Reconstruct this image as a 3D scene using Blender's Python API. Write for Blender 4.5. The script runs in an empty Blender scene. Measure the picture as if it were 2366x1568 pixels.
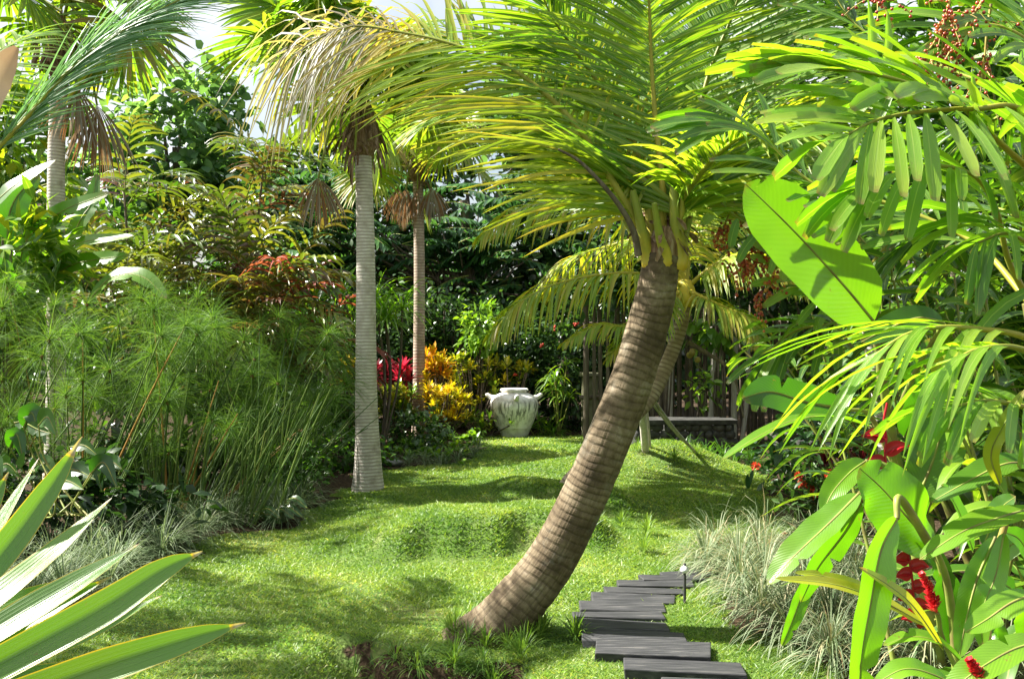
import bpy, math, numpy as np
from mathutils import Vector

# ------------------------------------------------------------------ basics
F = 2322.0      # focal length in the units of the 2366-wide reference grid
H = 1.65        # eye height
UP = np.array([0., 0., 1.])
PI = math.pi
C = bpy.context.scene.collection
R = np.random.default_rng
ORG = {}

def at(px, py, d):
    return np.array([(px - 1183.0) / F * d, d, H - (py - 784.0) / F * d])

def nrm(a):
    a = np.asarray(a, float)
    return a / np.maximum(np.linalg.norm(a, axis=-1, keepdims=True), 1e-9)

def smooth_path(ctrl, n):
    p = np.asarray(ctrl, float)
    k = len(p)
    if k == 2:
        t = np.linspace(0, 1, n)[:, None]
        return p[0] * (1 - t) + p[1] * t
    q = np.vstack([2 * p[0] - p[1], p, 2 * p[-1] - p[-2]])
    out = []
    u = np.linspace(0, k - 1 - 1e-6, n)
    for x in u:
        i = int(x); t = x - i
        a, b, c, d = q[i], q[i + 1], q[i + 2], q[i + 3]
        out.append(.5 * ((2 * b) + (c - a) * t + (2 * a - 5 * b + 4 * c - d) * t * t + (3 * b - a - 3 * c + d) * t ** 3))
    return np.array(out)

def px_path(ctrl, n):
    return smooth_path([at(*c) for c in ctrl], n)

def sstep(a, b, x):
    t = np.clip((x - a) / (b - a), 0, 1)
    return t * t * (3 - 2 * t)

# ------------------------------------------------------------------ ground shape
L_EDGE = np.array([[2., -2.6], [4., -2.7], [6.8, -2.55], [8.4, -2.5], [9., -1.95], [9.9, -1.9], [10.8, -1.8], [12.4, -1.75],
                   [13.2, -1.2], [14.4, -.45], [16.2, -.6], [17.3, -.7], [17.5, 2.2]])
R_EDGE = np.array([[2., 1.75], [4.4, 1.7], [4.9, 1.6], [5.9, 1.32], [7.4, 1.4], [8.4, 2.2], [9.2, 2.5], [12.7, 3.15], [13.0, 2.4], [14., 2.2], [17., 2.0], [17.5, 1.9]])

def gz(x, y):
    x = np.asarray(x, float); y = np.asarray(y, float)
    z = .02 * np.sin(x * 1.7 + y * .9) + .02 * np.sin(y * 1.3 - x * .6) + .012 * np.sin(x * 4.1 + 2) * np.sin(y * 3.3)
    yb = 7.5 + .22 * np.sin(x * 2.2 + .5) - .18 * x + .05 * np.sin(x * 8.3) + .03 * np.sin(x * 17)
    lat = sstep(-1.9, -.6, x) * (1 - sstep(.55, .95, x))
    z = z + .27 * lat * sstep(0, .48, y - yb) * (1 - sstep(.7, 2.6, y - yb))
    yb2 = 9.55 + .2 * np.sin(x * 2.5 + 2.)
    lat2 = sstep(-.6, .1, x) * (1 - sstep(.9, 1.4, x))
    z = z + .22 * lat2 * sstep(0, .4, y - yb2) * (1 - sstep(.5, 2.0, y - yb2))
    yb3 = 5.12 + .12 * np.sin(x * 5) - .25 * (x + .2)
    lat3 = sstep(-1.1, -.7, x) * (1 - sstep(-.02, .12, x))
    z = z - .30 * lat3 * (1 - sstep(0, .2, y - yb3))
    z = z - .03 * np.exp(-(((x + .05) / .5) ** 2 + ((y - 5.6) / .5) ** 2))
    for mx, my, rx, ry, h in ((1.95, 12.4, .75, .8, .34), (1.75, 10.3, .4, .45, .10), (.75, 12.2, .9, .8, .18), (-.7, 12.3, 1.0, .7, .06), (1.0, 8.2, .5, .6, .06)):
        z = z + h * np.exp(-(((x - mx) / rx) ** 2 + ((y - my) / ry) ** 2))
    return z

def edges(y):
    return np.interp(y, L_EDGE[:, 0], L_EDGE[:, 1]), np.interp(y, R_EDGE[:, 0], R_EDGE[:, 1])

def lawn_mask(x, y):
    l, r = edges(y)
    w = .10 * np.sin(y * 5.1) + .05 * np.sin(y * 13)
    return (x > l + w) & (x < r + w) & (y < 17.35) & (y > 1)

def G(x, y, dz=0.):
    return np.array([x, y, float(gz(x, y)) + dz])

# ------------------------------------------------------------------ mesh builder
PROF = {
    'blade': lambda t: np.minimum(1, .35 + t / .25 * .65) * np.clip(1 - t, 0, 1) ** .55,
    'lance': lambda t: np.sin(PI * np.clip(t, 0, 1) ** .75) * .98 + .02 * (1 - t),
    'oval': lambda t: np.sqrt(np.clip(np.sin(PI * np.clip(t, 0, 1) ** .9), 0, 1)),
    'grass': lambda t: 1 - t * .97,
    'thread': lambda t: 1 - .6 * t,
    'ragged': lambda t: np.minimum(1, .15 + t / .4 * .85) * np.where(t > .93, .55, 1),
    'obov': lambda t: np.sin(PI * np.clip(t, 0, 1) ** 1.35) * .97 + .03,
    'sword': lambda t: (.8 + .2 * np.sin(PI * np.minimum(t * 1.2, 1))) * np.interp(t, [0, .5, .7, .82, .89, .92, .97, 1], [1, 1, .86, .62, .36, .2, .12, .02]),
}

class MB:
    def __init__(self):
        self.v = []; self.t = []; self.uv = []; self.q = []; self.qm = []; self.n = 0
    def _add(self, v, uv, t, quads, mi):
        self.v.append(v.reshape(-1, 3)); self.uv.append(uv.reshape(-1, 2)); self.t.append(t.reshape(-1))
        self.q.append(quads.reshape(-1, 4) + self.n); self.qm.append(np.full(len(quads.reshape(-1, 4)), mi, np.int32))
        self.n += len(self.v[-1])
    def strips(self, base, dirs, side, L, W, droop=0., S=4, prof='lance', fold=0., tint=.5, down=None, mi=0, sag=None):
        base = np.atleast_2d(np.asarray(base, float)); N = len(base)
        if N == 0: return
        dirs = nrm(np.broadcast_to(dirs, (N, 3))); side = np.broadcast_to(side, (N, 3))
        L = np.broadcast_to(np.asarray(L, float), (N,)); W = np.broadcast_to(np.asarray(W, float), (N,))
        droop = np.broadcast_to(np.asarray(droop, float), (N,))
        dn = np.array([0, 0, -1.]) if down is None else np.asarray(down, float)
        dn = np.broadcast_to(dn, (N, 3))
        t = np.linspace(0, 1, S + 1); tm = (t[:-1] + t[1:]) / 2
        D = nrm(dirs[:, None] + (droop[:, None] * tm[None])[..., None] * dn[:, None])
        P = np.concatenate([base[:, None], base[:, None] + np.cumsum(D * (L / S)[:, None, None], 1)], 1)
        T = np.concatenate([D[:, :1], nrm(D[:, :-1] + D[:, 1:]), D[:, -1:]], 1)
        Sd = side[:, None] - T * np.sum(side[:, None] * T, -1, keepdims=True)
        Sd = nrm(Sd)
        w = (W[:, None] * PROF[prof](t)[None])[..., None]
        if fold:
            Nn = np.cross(Sd, T); sg = np.sign(Nn[..., 2:3]); sg[sg == 0] = 1; Nn = Nn * sg
            V = np.stack([P - Sd * w + Nn * w * fold, P, P + Sd * w + Nn * w * fold], 2); us = (0, .5, 1)
        else:
            V = np.stack([P - Sd * w, P + Sd * w], 2); us = (0, 1)
        c = len(us)
        uv = np.zeros((N, S + 1, c, 2)); uv[..., 0] = np.array(us); uv[..., 1] = t[None, :, None]
        tt = np.asarray(tint, float)
        if tt.ndim == 2: tv = np.repeat(tt[:, :, None], c, 2)
        else: tv = np.broadcast_to(np.broadcast_to(tt, (N,))[:, None, None], (N, S + 1, c)).copy()
        idx = np.arange(N * (S + 1) * c).reshape(N, S + 1, c)
        q = np.stack([idx[:, :-1, :-1], idx[:, :-1, 1:], idx[:, 1:, 1:], idx[:, 1:, :-1]], -1)
        self._add(V, uv, tv, q, mi)
    def tube(self, path, rad, sides=8, tint=.5, mi=0, cap=True, squash=None):
        p = np.asarray(path, float); K = len(p)
        rad = np.broadcast_to(np.asarray(rad, float), (K,))
        T = nrm(np.gradient(p, axis=0))
        ref = np.array([0, 1., 0]) if abs(T[0][1]) < .9 else np.array([1., 0, 0])
        A = []
        a = nrm(ref - T[0] * np.dot(ref, T[0]))
        for k in range(K):
            a = nrm(a - T[k] * np.dot(a, T[k])); A.append(a)
        A = np.array(A); B = np.cross(T, A)
        th = np.linspace(0, 2 * PI, sides + 1)
        V = p[:, None] + rad[:, None, None] * (np.cos(th)[None, :, None] * A[:, None] + np.sin(th)[None, :, None] * B[:, None])
        s = np.concatenate([[0], np.cumsum(np.linalg.norm(np.diff(p, axis=0), axis=1))])
        uv = np.zeros((K, sides + 1, 2)); uv[..., 0] = th / (2 * PI); uv[..., 1] = s[:, None]
        tv = np.broadcast_to(np.broadcast_to(np.asarray(tint, float), (K,))[:, None], (K, sides + 1)).copy()
        idx = np.arange(K * (sides + 1)).reshape(K, sides + 1)
        q = np.stack([idx[:-1, :-1], idx[:-1, 1:], idx[1:, 1:], idx[1:, :-1]], -1)
        self._add(V, uv, tv, q, mi)
        if cap:
            for k in (0, K - 1):
                V = np.stack([np.repeat(p[k][None], sides + 1, 0), V_ring(p[k], rad[k], A[k], B[k], th)], 0)
                uv = np.zeros((2, sides + 1, 2)); idx = np.arange(2 * (sides + 1)).reshape(2, -1)
                q = np.stack([idx[0, :-1], idx[0, 1:], idx[1, 1:], idx[1, :-1]], -1)
                self._add(V, uv, np.full((2, sides + 1), tv[k, 0]), q, mi)
    def balls(self, cen, r, tint=.5, mi=0, nu=7, nv=5, stretch=None):
        cen = np.atleast_2d(cen); N = len(cen); r = np.broadcast_to(np.asarray(r, float), (N,))
        u = np.linspace(0, 2 * PI, nu + 1); v = np.linspace(0, PI, nv + 1)
        s = np.stack([np.outer(np.sin(v), np.cos(u)), np.outer(np.sin(v), np.sin(u)), np.outer(np.cos(v), np.ones_like(u))], -1)
        if stretch is not None: s = s * np.asarray(stretch)
        V = cen[:, None, None] + r[:, None, None, None] * s[None]
        uv = np.zeros(V.shape[:-1] + (2,)); tv = np.broadcast_to(np.broadcast_to(np.asarray(tint, float), (N,))[:, None, None], V.shape[:-1]).copy()
        idx = np.arange(N * (nv + 1) * (nu + 1)).reshape(N, nv + 1, nu + 1)
        q = np.stack([idx[:, :-1, :-1], idx[:, 1:, :-1], idx[:, 1:, 1:], idx[:, :-1, 1:]], -1)
        self._add(V, uv, tv, q, mi)
    def ribbon(self, P, wl, wr, facing, fold=.12, tint=.5, mi=0, cross=5, ripple=0., seed=0):
        P = np.asarray(P, float); K = len(P); T = nrm(np.gradient(P, axis=0))
        Sd = nrm(np.cross(T, np.broadcast_to(facing, (K, 3)))); Nn = np.cross(Sd, T)
        us = np.linspace(-1, 1, cross); rg = R(seed)
        wl = np.broadcast_to(wl, (K,)); wr = np.broadcast_to(wr, (K,))
        V = np.zeros((K, cross, 3)); uv = np.zeros((K, cross, 2)); t = np.linspace(0, 1, K)
        ph = rg.uniform(0, 6, 2)
        for j, u in enumerate(us):
            w = (wl if u < 0 else wr) * u
            z = fold * np.abs(w) + ripple * np.abs(u) * np.abs(w) * np.sin(t * 26 + ph[0 if u < 0 else 1])
            V[:, j] = P + Sd * w[:, None] + Nn * z[:, None]
            uv[:, j, 0] = (u + 1) / 2; uv[:, j, 1] = t
        tv = np.broadcast_to(np.broadcast_to(np.asarray(tint, float), (K,))[:, None], (K, cross)).copy()
        idx = np.arange(K * cross).reshape(K, cross)
        q = np.stack([idx[:-1, :-1], idx[:-1, 1:], idx[1:, 1:], idx[1:, :-1]], -1)
        self._add(V, uv, tv, q, mi)
    def box(self, cx, cy, cz, sx, sy, sz, rot=0., tint=.5, mi=0, jit=0., rg=None):
        c = np.array([[x, y, z] for z in (-1, 1) for y in (-1, 1) for x in (-1, 1)], float) * np.array([sx, sy, sz]) / 2
        if jit: c = c + rg.uniform(-jit, jit, c.shape)
        cr, sr = math.cos(rot), math.sin(rot)
        V = np.stack([c[:, 0] * cr - c[:, 1] * sr + cx, c[:, 0] * sr + c[:, 1] * cr + cy, c[:, 2] + cz], -1)
        q = np.array([[0, 2, 3, 1], [4, 5, 7, 6], [0, 1, 5, 4], [2, 6, 7, 3], [0, 4, 6, 2], [1, 3, 7, 5]])
        self._add(V, c[:, :2] * 1.0, np.full(8, tint), q, mi)
    def build(self, name, mats, parent=None, smooth=True):
        me = bpy.data.meshes.new(name)
        v = np.concatenate(self.v); q = np.concatenate(self.q); uv = np.concatenate(self.uv); t = np.concatenate(self.t); m = np.concatenate(self.qm)
        org = ORG.get(parent.name, np.zeros(3)) if parent is not None else np.zeros(3)
        v = v - org
        me.vertices.add(len(v)); me.vertices.foreach_set('co', v.astype(np.float32).ravel())
        me.loops.add(q.size); me.loops.foreach_set('vertex_index', q.astype(np.int32).ravel())
        me.polygons.add(len(q)); me.polygons.foreach_set('loop_start', np.arange(0, q.size, 4, dtype=np.int32))
        me.update(calc_edges=True)
        me.polygons.foreach_set('material_index', m); me.polygons.foreach_set('use_smooth', np.full(len(q), smooth))
        ul = me.uv_layers.new(name='UVMap'); ul.data.foreach_set('uv', uv[q.ravel()].astype(np.float32).ravel())
        at_ = me.attributes.new('tint', 'FLOAT', 'POINT'); at_.data.foreach_set('value', t.astype(np.float32))
        for mm in (mats if isinstance(mats, (list, tuple)) else [mats]): me.materials.append(mm)
        me.validate()
        o = bpy.data.objects.new(name, me); C.objects.link(o)
        if parent is not None:
            o.parent = parent; ORG[o.name] = org
        return o

def V_ring(p, r, a, b, th):
    return p + r * (np.cos(th)[:, None] * a + np.sin(th)[:, None] * b)

def tag(o, label=None, cat=None, group=None, kind=None):
    if label: o['label'] = label
    if cat: o['category'] = cat
    if group: o['group'] = group
    if kind: o['kind'] = kind
    return o

def thing(name, label, cat, loc, group=None):
    o = bpy.data.objects.new(name, None); C.objects.link(o)
    o.empty_display_size = .2
    o.location = [float(a) for a in loc]; ORG[o.name] = np.array([float(a) for a in loc])
    return tag(o, label, cat, group)

# ------------------------------------------------------------------ materials
def nodes(name):
    m = bpy.data.materials.new(name); m.use_nodes = True
    nt = m.node_tree; nt.nodes.clear()
    out = nt.nodes.new('ShaderNodeOutputMaterial')
    def N(t, **kw):
        n = nt.nodes.new(t)
        for k, v in kw.items():
            if k.startswith('i_'):
                n.inputs[k[2:].replace('_', ' ')].default_value = v
            else: setattr(n, k, v)
        return n
    return m, nt, out, N, nt.links.new

def ramp(N, stops, interp='LINEAR'):
    r = N('ShaderNodeValToRGB'); cr = r.color_ramp; cr.interpolation = interp
    while len(cr.elements) < len(stops): cr.elements.new(.5)
    for e, (p, c) in zip(cr.elements, stops):
        e.position = p; e.color = (*c, 1) if len(c) == 3 else c
    return r

def math_(N, L, op, a, b=None):
    n = N('ShaderNodeMath', operation=op)
    for i, x in enumerate((a, b)):
        if x is None: continue
        if isinstance(x, (int, float)): n.inputs[i].default_value = x
        else: L(x, n.inputs[i])
    return n.outputs[0]

def mixc(N, L, fac, a, b, mode='MIX'):
    n = N('ShaderNodeMix', data_type='RGBA', blend_type=mode)
    for s, x in ((n.inputs[0], fac), (n.inputs[6], a), (n.inputs[7], b)):
        if isinstance(x, (int, float)): s.default_value = x
        elif isinstance(x, tuple): s.default_value = (*x, 1)
        else: L(x, s)
    return n.outputs[2]

def leaf_mat(name, stops, tmul=(2.6, 2.3, .7), tfac=.42, rough=.4, spec=.5, rib=None, edge=None, veins=0., noise=.25, nscale=6., lines=0., age=0.):
    m, nt, out, N, L = nodes(name)
    a = N('ShaderNodeAttribute', attribute_name='tint')
    geo = N('ShaderNodeNewGeometry')
    nz = N('ShaderNodeTexNoise', i_Scale=nscale, i_Detail=4.); L(geo.outputs['Position'], nz.inputs['Vector'])
    f = math_(N, L, 'ADD', a.outputs['Fac'], math_(N, L, 'MULTIPLY', math_(N, L, 'SUBTRACT', nz.outputs['Fac'], .5), noise))
    r = ramp(N, stops); L(f, r.inputs['Fac']); col = r.outputs['Color']
    uv = N('ShaderNodeUVMap'); sx = N('ShaderNodeSeparateXYZ'); L(uv.outputs['UV'], sx.inputs[0])
    du = math_(N, L, 'ABSOLUTE', math_(N, L, 'SUBTRACT', sx.outputs['X'], .5))
    bump = None
    if rib:
        k = N('ShaderNodeMapRange'); L(du, k.inputs[0]); k.inputs[1].default_value = rib[1]; k.inputs[2].default_value = rib[1] * .4; k.inputs[3].default_value = 0; k.inputs[4].default_value = 1
        col = mixc(N, L, k.outputs[0], col, rib[0])
    if edge:
        k = N('ShaderNodeMapRange'); L(du, k.inputs[0]); k.inputs[1].default_value = edge[1]; k.inputs[2].default_value = .5
        col = mixc(N, L, k.outputs[0], col, edge[0])
    pr = N('ShaderNodeBsdfPrincipled'); pr.inputs['Roughness'].default_value = rough; pr.inputs['Specular IOR Level'].default_value = spec
    if veins or lines:
        v = math_(N, L, 'ADD', math_(N, L, 'MULTIPLY', sx.outputs['Y'], veins), math_(N, L, 'MULTIPLY', du, veins * -.35)) if veins else math_(N, L, 'MULTIPLY', sx.outputs['X'], lines)
        if veins:
            w = math_(N, L, 'SINE', math_(N, L, 'ADD', v, math_(N, L, 'MULTIPLY', nz.outputs['Fac'], 5.)))
        else:
            mpp = N('ShaderNodeMapping'); mpp.inputs['Scale'].default_value = (lines * .45, .9, 1); L(uv.outputs['UV'], mpp.inputs['Vector'])
            nzz = N('ShaderNodeTexNoise', i_Scale=1., i_Detail=4.); L(mpp.outputs[0], nzz.inputs['Vector'])
            w = math_(N, L, 'MULTIPLY', math_(N, L, 'SUBTRACT', nzz.outputs['Fac'], .5), 4.)
        bp = N('ShaderNodeBump', i_Strength=.12 if veins else .35, i_Distance=.003); L(w, bp.inputs['Height']); L(bp.outputs[0], pr.inputs['Normal'])
        col = mixc(N, L, math_(N, L, 'MULTIPLY', math_(N, L, 'ADD', w, 1.), .05 if veins else .10), col, mixc(N, L, 1., col, (.55, .6, .5), 'MULTIPLY'))
    if age:
        g2 = N('ShaderNodeTexNoise', i_Scale=26., i_Detail=5., i_Roughness=.7); L(geo.outputs['Position'], g2.inputs['Vector'])
        e = math_(N, L, 'ADD', math_(N, L, 'MULTIPLY', math_(N, L, 'SUBTRACT', g2.outputs['Fac'], .5), .35), sx.outputs['Y'])
        k = N('ShaderNodeMapRange'); L(e, k.inputs[0]); k.inputs[1].default_value = .93; k.inputs[2].default_value = 1.02
        s2 = N('ShaderNodeMapRange'); L(g2.outputs['Fac'], s2.inputs[0]); s2.inputs[1].default_value = .665; s2.inputs[2].default_value = .70
        big = N('ShaderNodeTexNoise', i_Scale=2.3, i_Detail=3.); L(geo.outputs['Position'], big.inputs['Vector'])
        yl = N('ShaderNodeMapRange'); L(big.outputs['Fac'], yl.inputs[0]); yl.inputs[1].default_value = .55; yl.inputs[2].default_value = .72; yl.inputs[4].default_value = .35
        col = mixc(N, L, yl.outputs[0], col, mixc(N, L, 1., col, (1.7, 1.15, .6), 'MULTIPLY'))
        col = mixc(N, L, math_(N, L, 'MULTIPLY', math_(N, L, 'MAXIMUM', k.outputs[0], s2.outputs[0]), age), col, (.20, .11, .04))
    L(col, pr.inputs['Base Color'])
    tr = N('ShaderNodeBsdfTranslucent'); L(mixc(N, L, 1., col, tmul, 'MULTIPLY'), tr.inputs['Color'])
    mx = N('ShaderNodeMixShader'); mx.inputs[0].default_value = tfac
    L(pr.outputs[0], mx.inputs[1]); L(tr.outputs[0], mx.inputs[2]); L(mx.outputs[0], out.inputs['Surface'])
    return m

def solid_mat(name, stops, scale=6., rough=.8, bump=.3, dist=.01, rings=None, streak=None, uvmode=False, tintmix=False, detail=6., stretch=(1, 1, 1), spec=.3):
    m, nt, out, N, L = nodes(name)
    geo = N('ShaderNodeNewGeometry'); mp = N('ShaderNodeMapping'); mp.inputs['Scale'].default_value = stretch
    uv = N('ShaderNodeUVMap'); sx = N('ShaderNodeSeparateXYZ'); L(uv.outputs['UV'], sx.inputs[0])
    L(uv.outputs['UV'] if uvmode else geo.outputs['Position'], mp.inputs['Vector'])
    nz = N('ShaderNodeTexNoise', i_Scale=scale, i_Detail=detail, i_Roughness=.6); L(mp.outputs[0], nz.inputs['Vector'])
    f = nz.outputs['Fac']
    if tintmix:
        a = N('ShaderNodeAttribute', attribute_name='tint'); f = math_(N, L, 'ADD', a.outputs['Fac'], math_(N, L, 'MULTIPLY', math_(N, L, 'SUBTRACT', f, .5), .5))
    r = ramp(N, stops); L(f, r.inputs['Fac']); col = r.outputs['Color']
    h = f
    if rings:
        per, darkc, amt = rings
        n2 = N('ShaderNodeTexNoise', i_Scale=5., i_Detail=3.); L(geo.outputs['Position'], n2.inputs['Vector'])
        vv = math_(N, L, 'ADD', sx.outputs['Y'], math_(N, L, 'MULTIPLY', n2.outputs['Fac'], per * .8))
        s = math_(N, L, 'SINE', math_(N, L, 'MULTIPLY', vv, 2 * PI / per))
        k = N('ShaderNodeMapRange'); L(s, k.inputs[0]); k.inputs[1].default_value = -.3; k.inputs[2].default_value = 1.
        n3 = N('ShaderNodeTexNoise', i_Scale=9., i_Detail=3.); L(geo.outputs['Position'], n3.inputs['Vector'])
        kk = math_(N, L, 'MULTIPLY', k.outputs[0], math_(N, L, 'MULTIPLY', n3.outputs['Fac'], amt * 1.6))
        col = mixc(N, L, kk, col, darkc); h = math_(N, L, 'SUBTRACT', f, math_(N, L, 'MULTIPLY', k.outputs[0], .6))
    pr = N('ShaderNodeBsdfPrincipled'); pr.inputs['Roughness'].default_value = rough; pr.inputs['Specular IOR Level'].default_value = spec
    bp = N('ShaderNodeBump', i_Strength=bump, i_Distance=dist); L(h, bp.inputs['Height']); L(bp.outputs[0], pr.inputs['Normal'])
    L(col, pr.inputs['Base Color']); L(pr.outputs[0], out.inputs['Surface'])
    return m

M = {}
def bark_mat():
    m, nt, out, N, L = nodes('coconut_bark')
    uv = N('ShaderNodeUVMap'); geo = N('ShaderNodeNewGeometry'); sx = N('ShaderNodeSeparateXYZ'); L(uv.outputs['UV'], sx.inputs[0])
    n1 = N('ShaderNodeTexNoise', i_Scale=5.5, i_Detail=9., i_Roughness=.68); L(geo.outputs['Position'], n1.inputs['Vector'])
    c = ramp(N, [(.28, (.05, .038, .023)), (.45, (.125, .094, .056)), (.58, (.215, .17, .11)), (.74, (.37, .325, .25))]); L(n1.outputs['Fac'], c.inputs['Fac'])
    # irregular ring scars: distance along the trunk wobbled by noise, thin dark line with a pale lip
    n2 = N('ShaderNodeTexNoise', i_Scale=1.7, i_Detail=5.); L(geo.outputs['Position'], n2.inputs['Vector'])
    v = math_(N, L, 'ADD', sx.outputs['Y'], math_(N, L, 'MULTIPLY', n2.outputs['Fac'], .17))
    fr = math_(N, L, 'FRACT', math_(N, L, 'DIVIDE', v, .044))
    lip = ramp(N, [(0, (1, 1, 1)), (.12, (.8, .8, .8)), (.3, (.2, .2, .2)), (.6, (0, 0, 0)), (.93, (.05, .05, .05)), (1, (1, 1, 1))]); L(fr, lip.inputs['Fac'])
    n3 = N('ShaderNodeTexNoise', i_Scale=30., i_Detail=6.); L(geo.outputs['Position'], n3.inputs['Vector'])
    k3 = N('ShaderNodeMapRange'); L(n3.outputs['Fac'], k3.inputs[0]); k3.inputs[1].default_value = .32; k3.inputs[2].default_value = .68
    col = mixc(N, L, math_(N, L, 'MULTIPLY', lip.outputs['Color'], math_(N, L, 'MULTIPLY', k3.outputs[0], .55)), c.outputs['Color'], (.05, .033, .022))
    # lengthwise fissures, strongest near the foot
    mp = N('ShaderNodeMapping'); mp.inputs['Scale'].default_value = (58, 3.2, 1); L(uv.outputs['UV'], mp.inputs['Vector'])
    n4 = N('ShaderNodeTexNoise', i_Scale=1., i_Detail=6.); L(mp.outputs[0], n4.inputs['Vector'])
    k4 = N('ShaderNodeMapRange'); L(n4.outputs['Fac'], k4.inputs[0]); k4.inputs[1].default_value = .52; k4.inputs[2].default_value = .40
    k5 = N('ShaderNodeMapRange'); L(sx.outputs['Y'], k5.inputs[0]); k5.inputs[1].default_value = 1.9; k5.inputs[2].default_value = .5; k5.inputs[3].default_value = .15; k5.inputs[4].default_value = .5
    col = mixc(N, L, math_(N, L, 'MULTIPLY', k4.outputs[0], k5.outputs[0]), col, (.055, .038, .026))
    # grey-green lichen blotches
    n6 = N('ShaderNodeTexNoise', i_Scale=2.6, i_Detail=7., i_Roughness=.7); L(geo.outputs['Position'], n6.inputs['Vector'])
    k6 = N('ShaderNodeMapRange'); L(n6.outputs['Fac'], k6.inputs[0]); k6.inputs[1].default_value = .54; k6.inputs[2].default_value = .66; k6.inputs[4].default_value = .6
    col = mixc(N, L, k6.outputs[0], col, (.24, .235, .19))
    h = math_(N, L, 'SUBTRACT', math_(N, L, 'ADD', n1.outputs['Fac'], math_(N, L, 'MULTIPLY', n4.outputs['Fac'], .7)), lip.outputs['Color'])
    pr = N('ShaderNodeBsdfPrincipled'); pr.inputs['Roughness'].default_value = .9; pr.inputs['Specular IOR Level'].default_value = .25
    bp = N('ShaderNodeBump', i_Strength=.7, i_Distance=.012); L(h, bp.inputs['Height']); L(bp.outputs[0], pr.inputs['Normal'])
    L(col, pr.inputs['Base Color']); L(pr.outputs[0], out.inputs['Surface'])
    return m
M['coco'] = leaf_mat('coconut_leaflet', [(0, (.045, .13, .012)), (.3, (.09, .21, .015)), (.55, (.2, .3, .02)), (.72, (.38, .33, .05)), (.82, (.24, .18, .10)), (.9, (.19, .17, .16)), (1, (.30, .29, .30))], tmul=(2.3, 2.1, .6), tfac=.47, rough=.42, spec=.55, rib=((.3, .36, .09), .09), noise=.16)
M['cocorib'] = solid_mat('coconut_midrib', [(0, (.36, .30, .03)), (.4, (.22, .25, .03)), (.65, (.13, .17, .03)), (.85, (.22, .11, .05)), (1, (.28, .24, .2))], tintmix=True, scale=9, rough=.5, bump=.1)
M['leafbase'] = solid_mat('yellow_leaf_base', [(.1, (.55, .36, .03)), (.35, (.48, .40, .04)), (.6, (.26, .30, .04)), (1, (.17, .22, .04))], tintmix=True, scale=14, rough=.45, bump=.1, spec=.5)
M['cocotrunk'] = bark_mat()
M['sheath'] = solid_mat('palm_leaf_base', [(.2, (.30, .24, .03)), (.5, (.55, .42, .04)), (.75, (.42, .40, .06))], scale=9, rough=.5, bump=.1)
M['palmtrunk'] = solid_mat('grey_palm_bark', [(.25, (.30, .26, .21)), (.45, (.52, .48, .42)), (.7, (.72, .69, .63))], scale=9, rings=(.036, (.22, .175, .13), .75), bump=.35, dist=.01, rough=.85)
M['palmtrunk2'] = solid_mat('brown_palm_bark', [(.25, (.20, .14, .10)), (.5, (.38, .30, .23)), (.75, (.52, .45, .38))], scale=9, rings=(.05, (.15, .10, .07), .8), bump=.35, dist=.01, rough=.85)
M['fan'] = leaf_mat('fan_leaf', [(0, (.04, .11, .015)), (.4, (.10, .21, .02)), (.6, (.22, .30, .03)), (.75, (.32, .24, .05)), (.88, (.22, .12, .06)), (1, (.20, .16, .13))], tmul=(1.7, 1.8, .5), tfac=.42, rough=.4, noise=.18, rib=((.25, .3, .08), .06))
M['dead'] = leaf_mat('dry_frond', [(0, (.30, .15, .06)), (.4, (.22, .14, .085)), (.7, (.30, .26, .21)), (1, (.36, .34, .33))], tmul=(1.5, 1.2, .8), tfac=.25, rough=.7, spec=.2, noise=.3)
M['fibre'] = solid_mat('dry_crown_fibre', [(.3, (.10, .06, .035)), (.5, (.24, .15, .09)), (.7, (.38, .30, .22))], scale=14, bump=.8, dist=.02, stretch=(3, 3, .5), rough=.95)
M['papy'] = leaf_mat('papyrus_ray', [(0, (.03, .085, .018)), (.5, (.075, .16, .028)), (1, (.16, .26, .055))], tmul=(1.8, 1.8, .7), tfac=.35, rough=.6, spec=.12, noise=.3)
M['papystem'] = leaf_mat('papyrus_stem', [(0, (.03, .075, .018)), (.5, (.07, .135, .025)), (.8, (.17, .24, .05)), (1, (.36, .2, .05))], tmul=(1.5, 1.5, .8), tfac=.1, rough=.4, noise=.1)
M['papyhub'] = solid_mat('papyrus_hub', [(.3, (.16, .07, .03)), (.7, (.3, .16, .06))], scale=30)
M['grass'] = leaf_mat('lawn_blade', [(0, (.06, .15, .025)), (.5, (.17, .28, .045)), (.8, (.30, .385, .08)), (1, (.44, .40, .17))], tmul=(1.8, 1.7, .8), tfac=.40, rough=.45, spec=.4, noise=.5, nscale=1.6)
M['mondo'] = leaf_mat('variegated_grass_leaf', [(0, (.055, .10, .04)), (.5, (.18, .24, .13)), (.8, (.36, .40, .26)), (1, (.36, .27, .14))], tmul=(1.2, 1.25, .8), tfac=.3, rough=.5, spec=.25, noise=.4)
M['croton'] = leaf_mat('croton_leaf', [(0, (.045, .10, .015)), (.35, (.12, .22, .02)), (.6, (.42, .40, .02)), (.85, (.68, .48, .02)), (1, (.6, .2, .03))], tmul=(1.5, 1.5, .5), tfac=.3, rough=.33, spec=.6, noise=.3, nscale=5)
M['cordy'] = leaf_mat('red_cordyline_leaf', [(0, (.10, .015, .02)), (.5, (.33, .015, .045)), (1, (.62, .05, .10))], tmul=(1.5, .9, .9), tfac=.35, rough=.35, noise=.4)
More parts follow.
